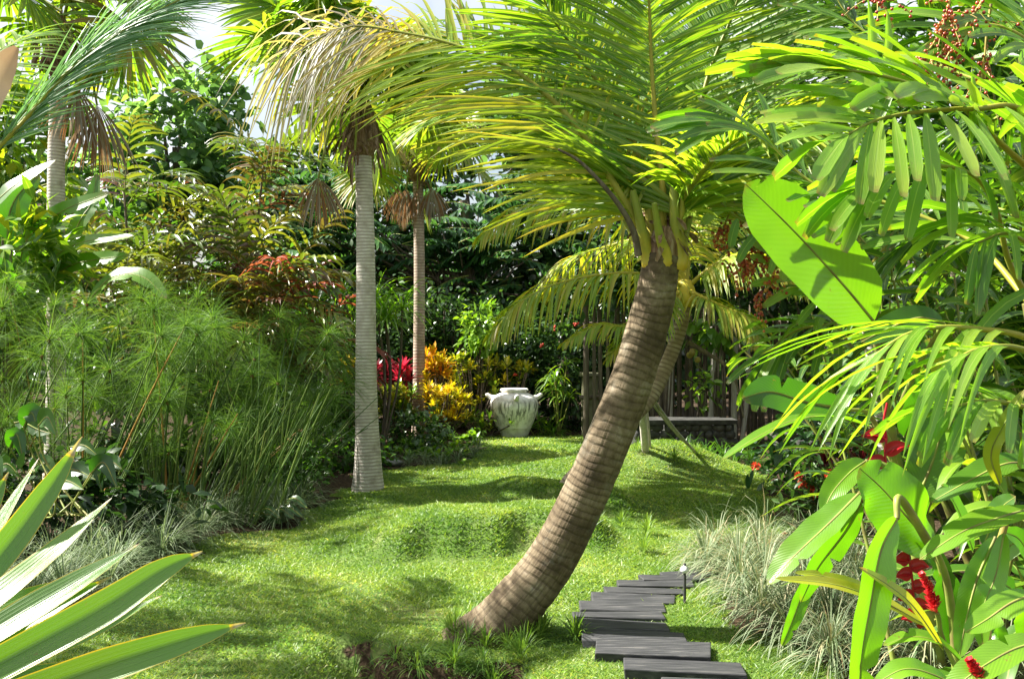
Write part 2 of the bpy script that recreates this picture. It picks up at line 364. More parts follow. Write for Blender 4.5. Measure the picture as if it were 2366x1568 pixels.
M['bronze'] = leaf_mat('bronze_leaf', [(0, (.04, .08, .018)), (.25, (.10, .16, .022)), (.45, (.21, .24, .03)), (.58, (.13, .11, .028)), (.72, (.10, .045, .032)), (.9, (.25, .045, .05)), (1, (.36, .10, .09))], tmul=(1.6, 1.6, .6), tfac=.3, rough=.33, spec=.9, noise=.45, nscale=1.7)
M['fern'] = leaf_mat('feather_leaf', [(0, (.016, .05, .02)), (.5, (.035, .10, .035)), (1, (.07, .17, .04))], tmul=(1.8, 1.9, .9), tfac=.32, rough=.42, noise=.3)
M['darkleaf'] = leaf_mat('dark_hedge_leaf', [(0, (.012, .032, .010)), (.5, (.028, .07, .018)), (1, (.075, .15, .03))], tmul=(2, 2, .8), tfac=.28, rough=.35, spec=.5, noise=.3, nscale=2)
M['midleaf'] = leaf_mat('green_shrub_leaf', [(0, (.03, .085, .012)), (.5, (.08, .19, .02)), (1, (.20, .34, .03))], tmul=(2.0, 1.9, .6), tfac=.4, rough=.36, spec=.5, noise=.3, nscale=2)
M['treeleaf'] = leaf_mat('far_tree_leaf', [(0, (.05, .12, .05)), (.5, (.10, .21, .075)), (1, (.2, .33, .10))], tmul=(2.0, 1.9, .8), tfac=.4, rough=.4, noise=.3, nscale=1)
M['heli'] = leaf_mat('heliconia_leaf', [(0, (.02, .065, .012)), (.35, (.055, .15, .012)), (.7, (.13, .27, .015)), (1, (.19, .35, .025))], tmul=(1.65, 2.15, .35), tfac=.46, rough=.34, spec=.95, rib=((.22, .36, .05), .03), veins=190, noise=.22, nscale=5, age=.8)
M['ginger'] = leaf_mat('ginger_leaf', [(0, (.02, .06, .012)), (.4, (.06, .16, .014)), (.7, (.16, .29, .02)), (.9, (.34, .36, .03)), (1, (.42, .24, .06))], tmul=(2.1, 1.9, .5), tfac=.44, rough=.35, spec=.95, rib=((.25, .36, .07), .06), noise=.2, nscale=4, age=.8)
M['wide'] = leaf_mat('broad_palm_leaflet', [(0, (.035, .11, .012)), (.4, (.10, .23, .015)), (.75, (.19, .34, .025)), (1, (.31, .41, .045))], tmul=(1.75, 2.0, .45), tfac=.44, rough=.34, spec=1., rib=((.3, .42, .08), .05), lines=45, noise=.2, nscale=4, age=.8)
M['sword'] = leaf_mat('sword_leaf', [(0, (.04, .11, .015)), (.5, (.105, .23, .025)), (.8, (.15, .26, .03)), (.88, (.5, .38, .03)), (.95, (.30, .22, .16)), (1, (.45, .40, .36))], tmul=(2.4, 2.3, .5), tfac=.40, rough=.32, spec=.9, edge=((.55, .40, .04), .455), lines=38, noise=.10, age=.5)
M['red'] = leaf_mat('red_bract', [(0, (.22, .008, .012)), (.5, (.48, .015, .025)), (1, (.75, .05, .06))], tmul=(1.3, .9, .9), tfac=.25, rough=.35, noise=.2)
M['orange'] = leaf_mat('orange_red_petal', [(0, (.5, .04, .02)), (1, (.75, .12, .04))], tmul=(1.2, 1, .9), tfac=.25, rough=.5, noise=.2)
M['berry'] = solid_mat('red_berry', [(.2, (.26, .025, .015)), (.6, (.5, .075, .03)), (1, (.62, .26, .05))], tintmix=True, scale=30, rough=.3, bump=.0, spec=.6)
M['stalk'] = solid_mat('green_stalk', [(.2, (.10, .15, .03)), (.5, (.22, .27, .05)), (.8, (.36, .30, .09))], scale=8, rough=.5, bump=.15, rings=(.16, (.16, .12, .05), .8))
M['yellowstalk'] = solid_mat('yellow_cane', [(.2, (.25, .20, .05)), (.5, (.42, .34, .07)), (.8, (.5, .42, .14))], scale=8, rough=.5, bump=.15, rings=(.2, (.14, .10, .04), .8))
M['wood'] = solid_mat('grey_brown_wood', [(.25, (.05, .04, .03)), (.5, (.12, .095, .07)), (.75, (.24, .20, .155))], scale=10, stretch=(3, 3, .4), bump=.6, rough=.9)
M['pole'] = solid_mat('weathered_pole', [(.25, (.35, .31, .25)), (.5, (.5, .46, .4)), (.75, (.66, .62, .56))], scale=10, stretch=(3, 3, .4), bump=.3, rough=.8)
M['slate'] = solid_mat('dark_slate', [(.25, (.012, .0125, .014)), (.45, (.028, .029, .032)), (.6, (.055, .055, .058)), (.78, (.17, .16, .15))], scale=7, stretch=(.8, 9, 5), bump=.6, dist=.006, rough=.65, spec=.35)
M['lava'] = solid_mat('dark_lava_stone', [(.25, (.018, .018, .018)), (.5, (.05, .05, .048)), (.75, (.12, .12, .11))], scale=7, bump=.9, dist=.03, rough=.95)
M['coping'] = solid_mat('grey_coping_stone', [(.25, (.02, .02, .018)), (.5, (.04, .04, .036)), (.75, (.08, .08, .072))], scale=9, bump=.5, rough=.9)
M['post'] = solid_mat('mossy_stone', [(.25, (.07, .08, .04)), (.5, (.16, .16, .09)), (.75, (.26, .24, .16))], scale=5, bump=.5, rough=.95)
M['metal'] = solid_mat('dark_metal', [(.3, (.03, .03, .03)), (.7, (.07, .07, .07))], scale=20, rough=.45, bump=.05)
M['whitemetal'] = solid_mat('pale_metal', [(.3, (.55, .55, .56)), (.7, (.75, .75, .75))], scale=20, rough=.35, bump=.05, spec=.6)
M['lampglass'] = solid_mat('frosted_shade', [(.3, (.70, .70, .68)), (.7, (.85, .85, .82))], scale=20, rough=.3, bump=.02, spec=.6)
M['white_petal'] = leaf_mat('white_petal', [(0, (.7, .7, .66)), (1, (.85, .85, .8))], tmul=(1, 1, 1), tfac=.3, rough=.5)
M['rock'] = solid_mat('grey_rock', [(.25, (.10, .10, .10)), (.5, (.22, .22, .22)), (.75, (.36, .36, .36))], scale=6, bump=.6, dist=.03, rough=.9)

def urn_mat():
    m, nt, out, N, L = nodes('weathered_white_plaster')
    uv = N('ShaderNodeUVMap'); geo = N('ShaderNodeNewGeometry'); sp = N('ShaderNodeSeparateXYZ'); L(geo.outputs['Position'], sp.inputs[0])
    mp = N('ShaderNodeMapping'); mp.inputs['Scale'].default_value = (22, 22, 1.7); L(geo.outputs['Position'], mp.inputs['Vector'])
    nz = N('ShaderNodeTexNoise', i_Scale=1., i_Detail=5., i_Roughness=.62); L(mp.outputs[0], nz.inputs['Vector'])
    r = ramp(N, [(.47, (0, 0, 0)), (.58, (1, 1, 1))]); L(nz.outputs['Fac'], r.inputs['Fac'])
    # stains only on the belly, like drips under the shoulder
    k = N('ShaderNodeMapRange'); L(sp.outputs['Z'], k.inputs[0]); k.inputs[1].default_value = .16; k.inputs[2].default_value = .42
    k2 = N('ShaderNodeMapRange'); L(sp.outputs['Z'], k2.inputs[0]); k2.inputs[1].default_value = .66; k2.inputs[2].default_value = .56
    fac = math_(N, L, 'MULTIPLY', math_(N, L, 'MULTIPLY', r.outputs['Color'], k2.outputs[0]), math_(N, L, 'MULTIPLY', k.outputs[0], .85))
    n2 = N('ShaderNodeTexNoise', i_Scale=9., i_Detail=8.); L(geo.outputs['Position'], n2.inputs['Vector'])
    base = ramp(N, [(.3, (.55, .52, .46)), (.5, (.78, .755, .70)), (.65, (.86, .84, .80))]); L(n2.outputs['Fac'], base.inputs['Fac'])
    col = mixc(N, L, fac, base.outputs['Color'], (.055, .055, .04))
    pr = N('ShaderNodeBsdfPrincipled'); pr.inputs['Roughness'].default_value = .8
    bp = N('ShaderNodeBump', i_Strength=.4, i_Distance=.01); L(n2.outputs['Fac'], bp.inputs['Height']); L(bp.outputs[0], pr.inputs['Normal'])
    L(col, pr.inputs['Base Color']); L(pr.outputs[0], out.inputs['Surface'])
    return m
M['urn'] = urn_mat()

def ground_mat():
    m, nt, out, N, L = nodes('lawn_and_soil')
    a = N('ShaderNodeAttribute', attribute_name='tint'); geo = N('ShaderNodeNewGeometry')
    n1 = N('ShaderNodeTexNoise', i_Scale=2.2, i_Detail=8.); L(geo.outputs['Position'], n1.inputs['Vector'])
    n2 = N('ShaderNodeTexNoise', i_Scale=38., i_Detail=6.); L(geo.outputs['Position'], n2.inputs['Vector'])
    g = ramp(N, [(.3, (.06, .125, .025)), (.5, (.11, .21, .04)), (.7, (.22, .26, .09))]); L(n1.outputs['Fac'], g.inputs['Fac'])
    s = ramp(N, [(.3, (.018, .012, .008)), (.5, (.045, .03, .018)), (.7, (.10, .072, .045))]); L(n2.outputs['Fac'], s.inputs['Fac'])
    g2 = mixc(N, L, .35, g.outputs['Color'], s.outputs['Color'])
    f = math_(N, L, 'ADD', a.outputs['Fac'], math_(N, L, 'MULTIPLY', math_(N, L, 'SUBTRACT', n1.outputs['Fac'], .5), .5))
    rr = ramp(N, [(.4, (0, 0, 0)), (.6, (1, 1, 1))]); L(f, rr.inputs['Fac'])
    col = mixc(N, L, rr.outputs['Color'], s.outputs['Color'], g2)
    pr = N('ShaderNodeBsdfPrincipled'); pr.inputs['Roughness'].default_value = .95; pr.inputs['Specular IOR Level'].default_value = .1
    bp = N('ShaderNodeBump', i_Strength=.8, i_Distance=.03); L(n2.outputs['Fac'], bp.inputs['Height']); L(bp.outputs[0], pr.inputs['Normal'])
    L(col, pr.inputs['Base Color']); L(pr.outputs[0], out.inputs['Surface'])
    return m
M['ground'] = ground_mat()

# ------------------------------------------------------------------ plant builders
def frond(parent, P, nl, Lmax, W, mat, ribmat, up=UP, t0=.15, ang=(65, 25), lift=.2, droop=.7, tint=(.2, .5), tip=None, ribr=(.03, .004), rg=None, S=5, fold=.25,
          prof='blade', ribtint=(.1, .6), name='frond', lenp=None, jit=.10, sidemul=(1, 1), drop=0., bunch=0):
    P = np.asarray(P, float); K = len(P)
    s = np.linspace(0, 1, K)
    T = nrm(np.gradient(P, axis=0))
    ti = np.linspace(t0, 1., nl)
    mb = MB()
    for sd, sm in ((1, sidemul[0]), (-1, sidemul[1])):
        keep = rg.random(nl) >= drop
        t = (ti + rg.uniform(-.4, .4, nl) * (1 - t0) / nl)[keep]
        if bunch: t = t0 + (1 - t0) * (np.round((t - t0) / (1 - t0) * bunch) / bunch * .75 + (t - t0) / (1 - t0) * .25)
        t = np.clip(t, 0, 1); n = len(t)
        b = np.stack([np.interp(t, s, P[:, i]) for i in range(3)], -1)
        tg = nrm(np.stack([np.interp(t, s, T[:, i]) for i in range(3)], -1))
        S_ = nrm(np.cross(tg, np.broadcast_to(up, (n, 3)))); Nn = np.cross(S_, tg)
        a = np.radians(ang[0] + (ang[1] - ang[0]) * t ** 1.5 + rg.normal(0, 5, n))
        d = sd * S_ * np.sin(a)[:, None] + tg * np.cos(a)[:, None] + Nn * (lift + rg.normal(0, jit, n))[:, None] + rg.normal(0, jit * .5, (n, 3))
        lp = lenp(t) if lenp is not None else np.sin(PI * np.clip(.14 + .80 * t, 0, 1)) ** .7
        Ln = Lmax * sm * lp * rg.uniform(.88, 1.08, n)
        tt = rg.uniform(tint[0], tint[1], n); Wn = W * rg.uniform(.85, 1.15, n)
        dr = droop * rg.uniform(.6, 1.4, n)
        if tip:
            k = sstep(tip[0], tip[1], t); tt = tt * (1 - k) + k * rg.uniform(.82, 1., n); dr = dr + k * tip[2] * rg.uniform(.3, 1.6, n); Wn = Wn * (1 - .45 * k); d = nrm(d + k[:, None] * rg.normal(0, .22, (n, 3)))
        tv = tt[:, None] + np.linspace(-.03, .14, S + 1)[None] ** 1 * rg.uniform(0, 1, n)[:, None]
        mb.strips(b, d, tg, Ln, Wn, dr, S=S, prof=prof, fold=fold, tint=tv)
    o = mb.build(name, mat, parent)
    if ribr:
        r = MB(); r.tube(P, np.linspace(ribr[0] ** .5, ribr[1] ** .5, K) ** 2, sides=6, tint=np.linspace(ribtint[0], ribtint[1], K))
        r.build('midrib', ribmat, o)
    return o

def fan_leaf(parent, base, direc, rg, plen=.6, Rr=.7, nseg=34, spread=4.7, tint=(.2, .5), droop=.5, mat='fan', hang=0., name='fan_frond', pr=.012):
    mb = MB()
    direc = nrm(direc)
    ctrl = [base, base + direc * plen * .55, base + direc * plen * .95 - UP * plen * (.10 + hang * .55)]
    P = smooth_path(ctrl, 7); mb.tube(P, np.linspace(pr * 1.6, pr, 7), sides=5, tint=.45, mi=1)
    ax = nrm(P[-1] - P[-2] + rg.normal(0, .12, 3) - UP * (.25 + hang))
    side = nrm(np.cross(ax, UP + rg.normal(0, .15, 3))); n = np.cross(side, ax)
    th = np.linspace(-spread / 2, spread / 2, nseg); dth = th[1] - th[0]
    jit = rg.normal(0, .03, nseg)
    d = np.cos(th + jit)[:, None] * ax + np.sin(th + jit)[:, None] * side + n * .12
    sd = -np.sin(th)[:, None] * ax + np.cos(th)[:, None] * side
    Ln = Rr * (.82 + .18 * np.cos(th / 2)) * rg.uniform(.9, 1.05, nseg)
    split = .55
    PROF['fan'] = lambda t: np.where(t < split, t / split, ((1 - t) / (1 - split)) ** .8)
    tt = rg.uniform(tint[0], tint[1], nseg)[:, None] + np.linspace(0, .18, 8)[None] * rg.uniform(0, 1, nseg)[:, None]
    mb.strips(np.repeat(P[-1][None], nseg, 0), d, sd, Ln, split * Rr * math.tan(dth / 2) * 1.05, droop * rg.uniform(.5, 1.5, nseg), S=7, prof='fan', fold=.45, tint=tt)
    return mb.build(name, [M[mat], M['cocorib']], parent)

def rosette(mb, base, n, L, W, rg, elev=(.2, 1.3), droop=.8, S=4, prof='blade', fold=.2, tint=(.2, .8), mi=0, axis=None, spread=.02):
    az = rg.uniform(0, 2 * PI, n); el = rg.uniform(elev[0], elev[1], n)
    d = np.stack([np.cos(az) * np.cos(el), np.sin(az) * np.cos(el), np.sin(el)], -1)
    if axis is not None: d = nrm(d + np.asarray(axis) * .6)
    sd = np.stack([-np.sin(az), np.cos(az), 0 * az], -1)
    b = np.asarray(base)[None] + d * rg.uniform(0, spread, n)[:, None]
    mb.strips(b, d, sd, L * rg.uniform(.65, 1.1, n), W * rg.uniform(.8, 1.15, n), droop * rg.uniform(.5, 1.5, n), S=S, prof=prof, fold=fold, tint=rg.uniform(tint[0], tint[1], n), mi=mi)

def leaf_cloud(mb, c, r, n, size, rg, tint=(0, 1), clumps=26, W=.32, prof='lance', droop=.5, S=3, fold=.2, lo=.55, mi=0, spread=.2):
    c = np.asarray(c); r = np.asarray(r)
    cd = nrm(rg.normal(0, 1, (clumps, 3))); cr_ = rg.uniform(lo, 1., clumps)
    cc = cd * cr_[:, None]; ct = rg.uniform(-.12, .12, clumps)
    k = rg.integers(0, clumps, n)
    p = cc[k] + rg.normal(0, spread, (n, 3))
    out = nrm(p)
    d = nrm(out * .7 + rg.normal(0, .6, (n, 3)) - UP * .15)
    sd = nrm(np.cross(d, rg.normal(0, .5, (n, 3)) + UP * .8))
    sd = nrm(np.cross(d, UP + rg.normal(0, .45, (n, 3))))
    mb.strips(c + p * r, d, sd, size * rg.uniform(.6, 1.25, n), size * W * rg.uniform(.8, 1.2, n), droop, S=S, prof=prof, fold=fold, tint=np.clip(rg.uniform(tint[0], tint[1], n) + ct[k], 0, 1), mi=mi)

def trunk_tube(path, r0, r1, K, rg, ring=.1, amp=.03, flare=0., flen=.3, sides=20):
    P = smooth_path(path, K)
    s = np.concatenate([[0], np.cumsum(np.linalg.norm(np.diff(P, axis=0), axis=1))])
    u = s / s[-1]
    rad = r0 + (r1 - r0) * u + flare * np.exp(-s / flen)
    ph = (s / ring + .25 * np.sin(s * 5)) % 1.
    rad = rad * (1 + amp * (1 - ph) + rg.normal(0, amp * .12, K))
    mb = MB(); mb.tube(P, rad, sides=sides)
    return mb, P, rad

# ------------------------------------------------------------------ world, sun, camera
SUN = nrm(np.array([-.80, .16, .88]))
def world():
    sc = bpy.context.scene
    w = bpy.data.worlds.new('World'); sc.world = w; w.use_nodes = True
    nt = w.node_tree; nt.nodes.clear(); L = nt.links.new
    def N(t, **kw):
        n = nt.nodes.new(t)
        for k, v in kw.items():
            if k.startswith('i_'): n.inputs[k[2:].replace('_', ' ')].default_value = v
            else: setattr(n, k, v)
        return n
    sky = N('ShaderNodeTexSky'); sky.sky_type = 'NISHITA'; sky.sun_disc = False
    sky.sun_elevation = math.asin(SUN[2]); sky.sun_rotation = math.atan2(SUN[0], SUN[1]); sky.dust_density = 3.; sky.air_density = 1.2
    tc = N('ShaderNodeTexCoord'); nz = N('ShaderNodeTexNoise', i_Scale=2.2, i_Detail=6., i_Roughness=.6); L(tc.outputs['Generated'], nz.inputs['Vector'])
    r = ramp(N, [(.36, (0, 0, 0)), (.56, (1, 1, 1))]); L(nz.outputs['Fac'], r.inputs['Fac'])
    col = mixc(N, L, math_(N, L, 'MULTIPLY', r.outputs['Color'], .85), sky.outputs['Color'], (6.2, 6.3, 6.5))
    bg = N('ShaderNodeBackground', i_Strength=.05); L(col, bg.inputs['Color'])
    out = N('ShaderNodeOutputWorld'); L(bg.outputs[0], out.inputs['Surface'])
    l = bpy.data.lights.new('sun', 'SUN'); l.energy = 5.; l.angle = math.radians(.53); l.color = (1., .95, .86)
    o = bpy.data.objects.new('sun', l); C.objects.link(o); o.location = (-20, 5, 20)
    o.rotation_euler = Vector(SUN).to_track_quat('Z', 'Y').to_euler()
    cam = bpy.data.cameras.new('camera'); cam.sensor_width = 36.; cam.lens = 36. * F / 2366.; cam.clip_end = 1000.; cam.clip_start = .05
    co = bpy.data.objects.new('camera', cam); C.objects.link(co); co.location = (0, 0, H); co.rotation_euler = (PI / 2, 0, 0)
    sc.camera = co
    sc.view_settings.view_transform = 'Standard'; sc.view_settings.look = 'None'; sc.view_settings.exposure = 1.95; sc.view_settings.gamma = 1
    sc.render.engine = 'CYCLES'
    sc.cycles.max_bounces = 7; sc.cycles.diffuse_bounces = 4; sc.cycles.glossy_bounces = 2; sc.cycles.transmission_bounces = 5; sc.cycles.transparent_max_bounces = 4
    sc.cycles.use_denoising = True; sc.cycles.caustics_reflective = False; sc.cycles.caustics_refractive = False
world()

# ------------------------------------------------------------------ ground and lawn
def ground():
    xs = np.unique(np.concatenate([np.linspace(-150, -8, 20), np.arange(-8, 8.01, .09), np.linspace(8, 150, 20)]))
    ys = np.unique(np.concatenate([np.linspace(-60, 2, 14), np.arange(2, 19, .09), np.linspace(19, 320, 26)]))
    X, Y = np.meshgrid(xs, ys)
    Z = gz(X, Y)
    mb = MB(); m = lawn_mask(X, Y).astype(float)
    # bare earth on the steep little banks
    gy = np.gradient(Z, axis=0) / np.gradient(Y, axis=0)
    m = m * np.where((np.abs(gy) > .55) & (Y < 5.6), .15, np.where(np.abs(gy) > .9, .35, 1.))
    m = np.where((np.abs(X) < 9) & (Y < 19), m, .3)
    V = np.stack([X, Y, Z], -1); idx = np.arange(X.size).reshape(X.shape)
    q = np.stack([idx[:-1, :-1], idx[:-1, 1:], idx[1:, 1:], idx[1:, :-1]], -1)
    mb._add(V, np.stack([X, Y], -1), m, q, 0)
    tag(mb.build('ground', M['ground']), 'undulating garden ground of lawn and dark soil', 'ground', kind='structure')
ground()

# sleepers of the curving path: centre, width, depth, turn
PL = []
for (lx, ly, rx, ry, dep) in ((1530, 1572, 1790, 1574, .19), (1440, 1524, 1722, 1532, .21), (1376, 1487, 1642, 1496, .21), (1346, 1460, 1585, 1465, .17), (1326, 1434, 1546, 1439, .17),
                              (1323, 1412, 1536, 1416, .15), (1340, 1393, 1538, 1397, .15), (1366, 1377, 1560, 1382, .14), (1396, 1362, 1580, 1366, .13), (1427, 1350, 1600, 1351, .13), (1480, 1341, 1625, 1338, .12), (1530, 1333, 1640, 1327, .12)):
    dl = 1.6 * F / (ly - 784); dr = 1.6 * F / (ry - 784)
    a = np.array([(lx - 1183) / F * dl, dl]); b = np.array([(rx - 1183) / F * dr, dr])
    PL.append(((a + b) / 2, float(np.linalg.norm(b - a)), dep, math.atan2(b[1] - a[1], b[0] - a[0])))

def on_plank(x, y):
    k = np.zeros(x.shape, bool)
    for c, w, dep, rot in PL:
        u = (x - c[0]) * math.cos(rot) + (y - c[1]) * math.sin(rot); v = -(x - c[0]) * math.sin(rot) + (y - c[1]) * math.cos(rot)
        k |= (np.abs(u) < w / 2 - .005) & (np.abs(v) < dep / 2 + .002)
    return k

def lawn():
    rg = R(11); mb = MB()
    for (y0, y1, n, hl, w) in ((3.6, 6.2, 150000, .036, .0034), (6.2, 9., 160000, .036, .0044), (9., 13., 110000, .04, .0065), (13., 17.4, 70000, .045, .0095)):
        y = rg.uniform(y0, y1, n); x = rg.uniform(-2.75, 3.2, n)
        k = lawn_mask(x, y)
        # thin the turf in worn spots and on the earth banks
        worn = np.sin(x * 2.3 + 1.2 * np.sin(y * 1.1)) * np.sin(y * 1.9 + x) + .5 * np.sin(x * 7 + y * 5)
        e = 1e-2; sl = np.abs(gz(x, y + e) - gz(x, y - e)) / (2 * e)
        k &= rg.random(n) < np.where(worn > .95, .35, 1.) * np.where(sl > .55, np.where(y < 5.6, .3, .95), 1)
        k &= ~on_plank(x, y)
        x, y, worn = x[k], y[k], worn[k]; n = len(x)
        b = np.stack([x, y, gz(x, y) - .004], -1)
        az = rg.uniform(0, 2 * PI, n)
        d = np.stack([np.cos(az) * .95, np.sin(az) * .95, np.ones(n)], -1)
        az2 = rg.uniform(0, PI, n); sd = np.stack([np.cos(az2), np.sin(az2) * .6, 0 * az2], -1)
        sl = np.abs(gz(x, y + e) - gz(x, y - e)) / (2 * e); lng = hl * rg.uniform(.45, 1.15, n) * (1 + .35 * sstep(.4, .9, sl)) * np.where(rg.random(n) < .02, 1.9, 1.)
        mb.strips(b, d, sd, lng, w * rg.uniform(.7, 1.3, n), rg.uniform(0, 1., n), S=2, prof='grass', tint=np.clip(rg.uniform(.15, .75, n) + .18 * np.clip(worn, -1, 1) + (rg.random(n) < .06) * .3 - .30 * sstep(.25, .8, sl), 0, 1))
    tag(mb.build('lawn_grass', M['grass']), 'short bright green lawn grass', 'grass', kind='stuff')
lawn()

# ------------------------------------------------------------------ hard things
def planks():
    rg = R(5)
    words = ['lowest dark slate sleeper of the path, cut by the bottom edge of the photo', 'widest dark sleeper with pale streaks, lowest one in full view',
             'third dark sleeper of the curving path counted from the bottom', 'fourth dark sleeper of the curving path counted from the bottom', 'fifth dark sleeper counted from the bottom of the curving path',
             'sixth sleeper counted from the bottom, at the leftmost bend of the path', 'seventh sleeper from the bottom, just above the leftmost bend', 'eighth path sleeper from the bottom, pale grey topped',
             'ninth path sleeper from the bottom, narrowing into the distance', 'third sleeper from the far end of the dark path', 'second sleeper from the far end of the dark path', 'farthest sleeper of the path beside the small path light']
    for i, (c, w, dep, rot) in enumerate(PL):
        g = float(gz(c[0], c[1]))
        mb = MB(); mb.box(0, 0, 0, w, dep * 1.12, .055, 0., jit=.011, rg=rg)
        o = mb.build('path_sleeper', M['slate'], smooth=False)
        o.location = (c[0], c[1], max(g, 0) + .004); o.rotation_euler = (rg.normal(0, .018), rg.normal(0, .012), rot + rg.normal(0, .02))
        bv = o.modifiers.new('bevel', 'BEVEL'); bv.width = .006; bv.segments = 2
        tag(o, words[i], 'path sleeper', 'dark sleepers laid across the lawn as a path')
planks()

def urn():
    p = at(1188, 1008, 17.1); p[2] = gz(p[0], p[1]) - .01; s = .86 / 115.
    t = thing('garden_urn', 'large white plaster urn with dark drip stains in front of the croton bushes', 'urn', p)
    prof = [(0., .0), (.20, .0), (.225, .015), (.245, .06), (.285, .15), (.295, .165), (.303, .17), (.305, .185), (.345, .29), (.385, .40), (.408, .50), (.412, .56), (.40, .62), (.36, .68), (.30, .72), (.245, .745), (.215, .76), (.205, .775),
            (.212, .785), (.235, .79), (.24, .805), (.235, .822), (.215, .828), (.19, .82), (.175, .79), (.19, .74), (.33, .60), (.33, .45), (.2, .12), (.0, .1)]
    pr = smooth_path([(a, b, 0) for a, b in prof], 120)
    n = 48; th = np.linspace(0, 2 * PI, n + 1); mb = MB()
    V = np.stack([np.outer(pr[:, 0], np.cos(th)), np.outer(pr[:, 0], np.sin(th)), np.repeat(pr[:, 1][:, None], n + 1, 1)], -1) + p
    idx = np.arange(120 * (n + 1)).reshape(120, n + 1)
    q = np.stack([idx[:-1, :-1], idx[:-1, 1:], idx[1:, 1:], idx[1:, :-1]], -1)
    mb._add(V, np.zeros((120, n + 1, 2)), np.zeros((120, n + 1)), q, 0)
    mb.build('vessel', M['urn'], t)
    for a in (0.05, PI - .05, -PI / 2 + .1, PI / 2):
        d = np.array([math.cos(a), math.sin(a), 0]); b = p + UP * .66
        mb = MB(); mb.tube(smooth_path([b + d * .34, b + d * .41 + UP * .025, b + d * .455 + UP * .06, b + d * .465 + UP * .085], 10), [.055, .05, .045, .042, .04, .038, .036, .034, .03, .022], sides=10)
        mb.build('lug_handle', M['urn'], t)
urn()

def wall_fence():
    rg = R(21)
    # dark lava stone retaining wall, rough stones modelled one by one in one mesh
    t = thing('stone_wall', 'low dark lava stone wall with grey coping in front of the stick fence', 'wall', (2.6, 14.9, 0))
    mb = MB(); y0 = 14.6
    mb.box(2.5, y0 + .2, .13, 1.46, .36, .56, 0)
    z = -.02
    while z < .34:
        x = 1.77
        hh = rg.uniform(.09, .14)
        while x < 3.14:
            w = rg.uniform(.10, .2); d = rg.uniform(.03, .075)
            mb.balls(np.array([[x + w / 2, y0 + .01, z + hh / 2]]), 1., stretch=(w / 2 * rg.uniform(1., 1.3), d, hh / 2 * rg.uniform(.95, 1.35)), nu=7, nv=5)
            x += w * rg.uniform(.75, 1.05)
        z += hh * .85
    mb.build('stonework', M['lava'], t)
    mb = MB(); mb.box(2.5, y0 + .19, .45, 1.54, .48, .075, 0, jit=.012, rg=rg); mb.build('coping', M['coping'], t, smooth=False)
    t = thing('stone_wall', 'lowest dark stone wall with a grey cap, right of the taller wall', 'wall', (4.3, 13.9, 0))
    mb = MB(); mb.box(4.6, 14.0, .10, 1.9, .3, .34, 0)
    for x in np.arange(3.7, 5.5, .16):
        for z in (0.0, .13): mb.balls(np.array([[x + rg.uniform(-.03, .03), 13.85, z + .06]]), 1., stretch=(.078, .05, .062), nu=8, nv=6)
    mb.build('stonework', M['lava'], t)
    mb = MB(); mb.box(4.6, 13.99, .31, 1.96, .4, .07, 0, jit=.01, rg=rg); mb.build('coping', M['coping'], t, smooth=False)
    # fence of rough sticks standing behind
    t = thing('stick_fence', 'tall fence of rough grey upright sticks behind the lava stone wall', 'fence', (3., 16.2, 0))
    x = 1.2; pale = None
    bs = MB()
    while x < 8.2:
        w = rg.uniform(.028, .055); h = rg.uniform(2.4, 3.1); y = 16.3 + rg.uniform(-.05, .05)
        lean = rg.normal(0, .03)
        bs.tube(smooth_path([(x, y, 0), (x + lean * .6, y + rg.normal(0, .02), h * .5), (x + lean * 1.4, y, h)], 5), w, sides=6)
        x += w * 2 + rg.uniform(.0, .05)
    bs.build('stick_panel', M['wood'], t)
    for z in (.7, 1.9):
        r_ = MB(); r_.tube([(1.1, 16.42, z), (4.6, 16.42, z + .03), (8.3, 16.42, z)], .045, sides=6); r_.build('rail', M['wood'], t)
    for x in (2.05, 2.52, 3.15, 3.55, 3.68, 4.4, 5.0):
        r_ = MB(); h = rg.uniform(2.6, 3.3); r_.tube(smooth_path([(x, 16.1, 0), (x + rg.normal(0, .04), 16.08, 1.2), (x + rg.normal(0, .1), 16.1, h)], 6), rg.uniform(.03, .05), sides=7); r_.build('post', M['pole'], t)
    # the mossy stone post left of it
    p = at(1362, 1000, 17.4)
    t = thing('stone_post', 'square mossy stone post beside the dark hedge behind the lawn', 'post', (p[0], p[1], 0))
    mb = MB(); mb.box(p[0], p[1], .48, .24, .24, 1.06, .2, jit=.012, rg=rg); o = mb.build('shaft', M['post'], t, smooth=False)
    bv = o.modifiers.new('bevel', 'BEVEL'); bv.width = .02; bv.segments = 2
    mb = MB(); mb.box(p[0], p[1], 1.045, .29, .29, .07, .2, jit=.01, rg=rg); o = mb.build('cap', M['post'], t, smooth=False)
    bv = o.modifiers.new('bevel', 'BEVEL'); bv.width = .015; bv.segments = 2
wall_fence()

def path_lights():
    def light(p, hgt, r, label):
        t = thing('path_light', label, 'path light', p, 'small path lights')
        mb = MB(); mb.tube([p - UP * .05, p + UP * hgt], .009, sides=8); mb.build('stake', M['metal'], t)
        mb = MB(); q = p + UP * hgt
        mb.tube([q - UP * .012, q + UP * .0, q + UP * .012, q + UP * .028, q + UP * .036], [r * .35, r, r * .95, r * .55, .004], sides=20); o = mb.build('head', M['lampglass'], t)
        mb = MB(); mb.tube([q + UP * .036, q + UP * .046], [.011, .007], sides=10); mb.build('finial', M['metal'], o)
    p = at(1582, 1412, 6.15); p[2] = gz(p[0], p[1]); light(p, .20, .028, 'slim path light with white head at the far end of the sleeper path')
    p = at(2050, 1572, 4.3); p[2] = gz(p[0], p[1]) ; light(p, .18, .05, 'low path light with white dome head under the red ginger flowers')
path_lights()

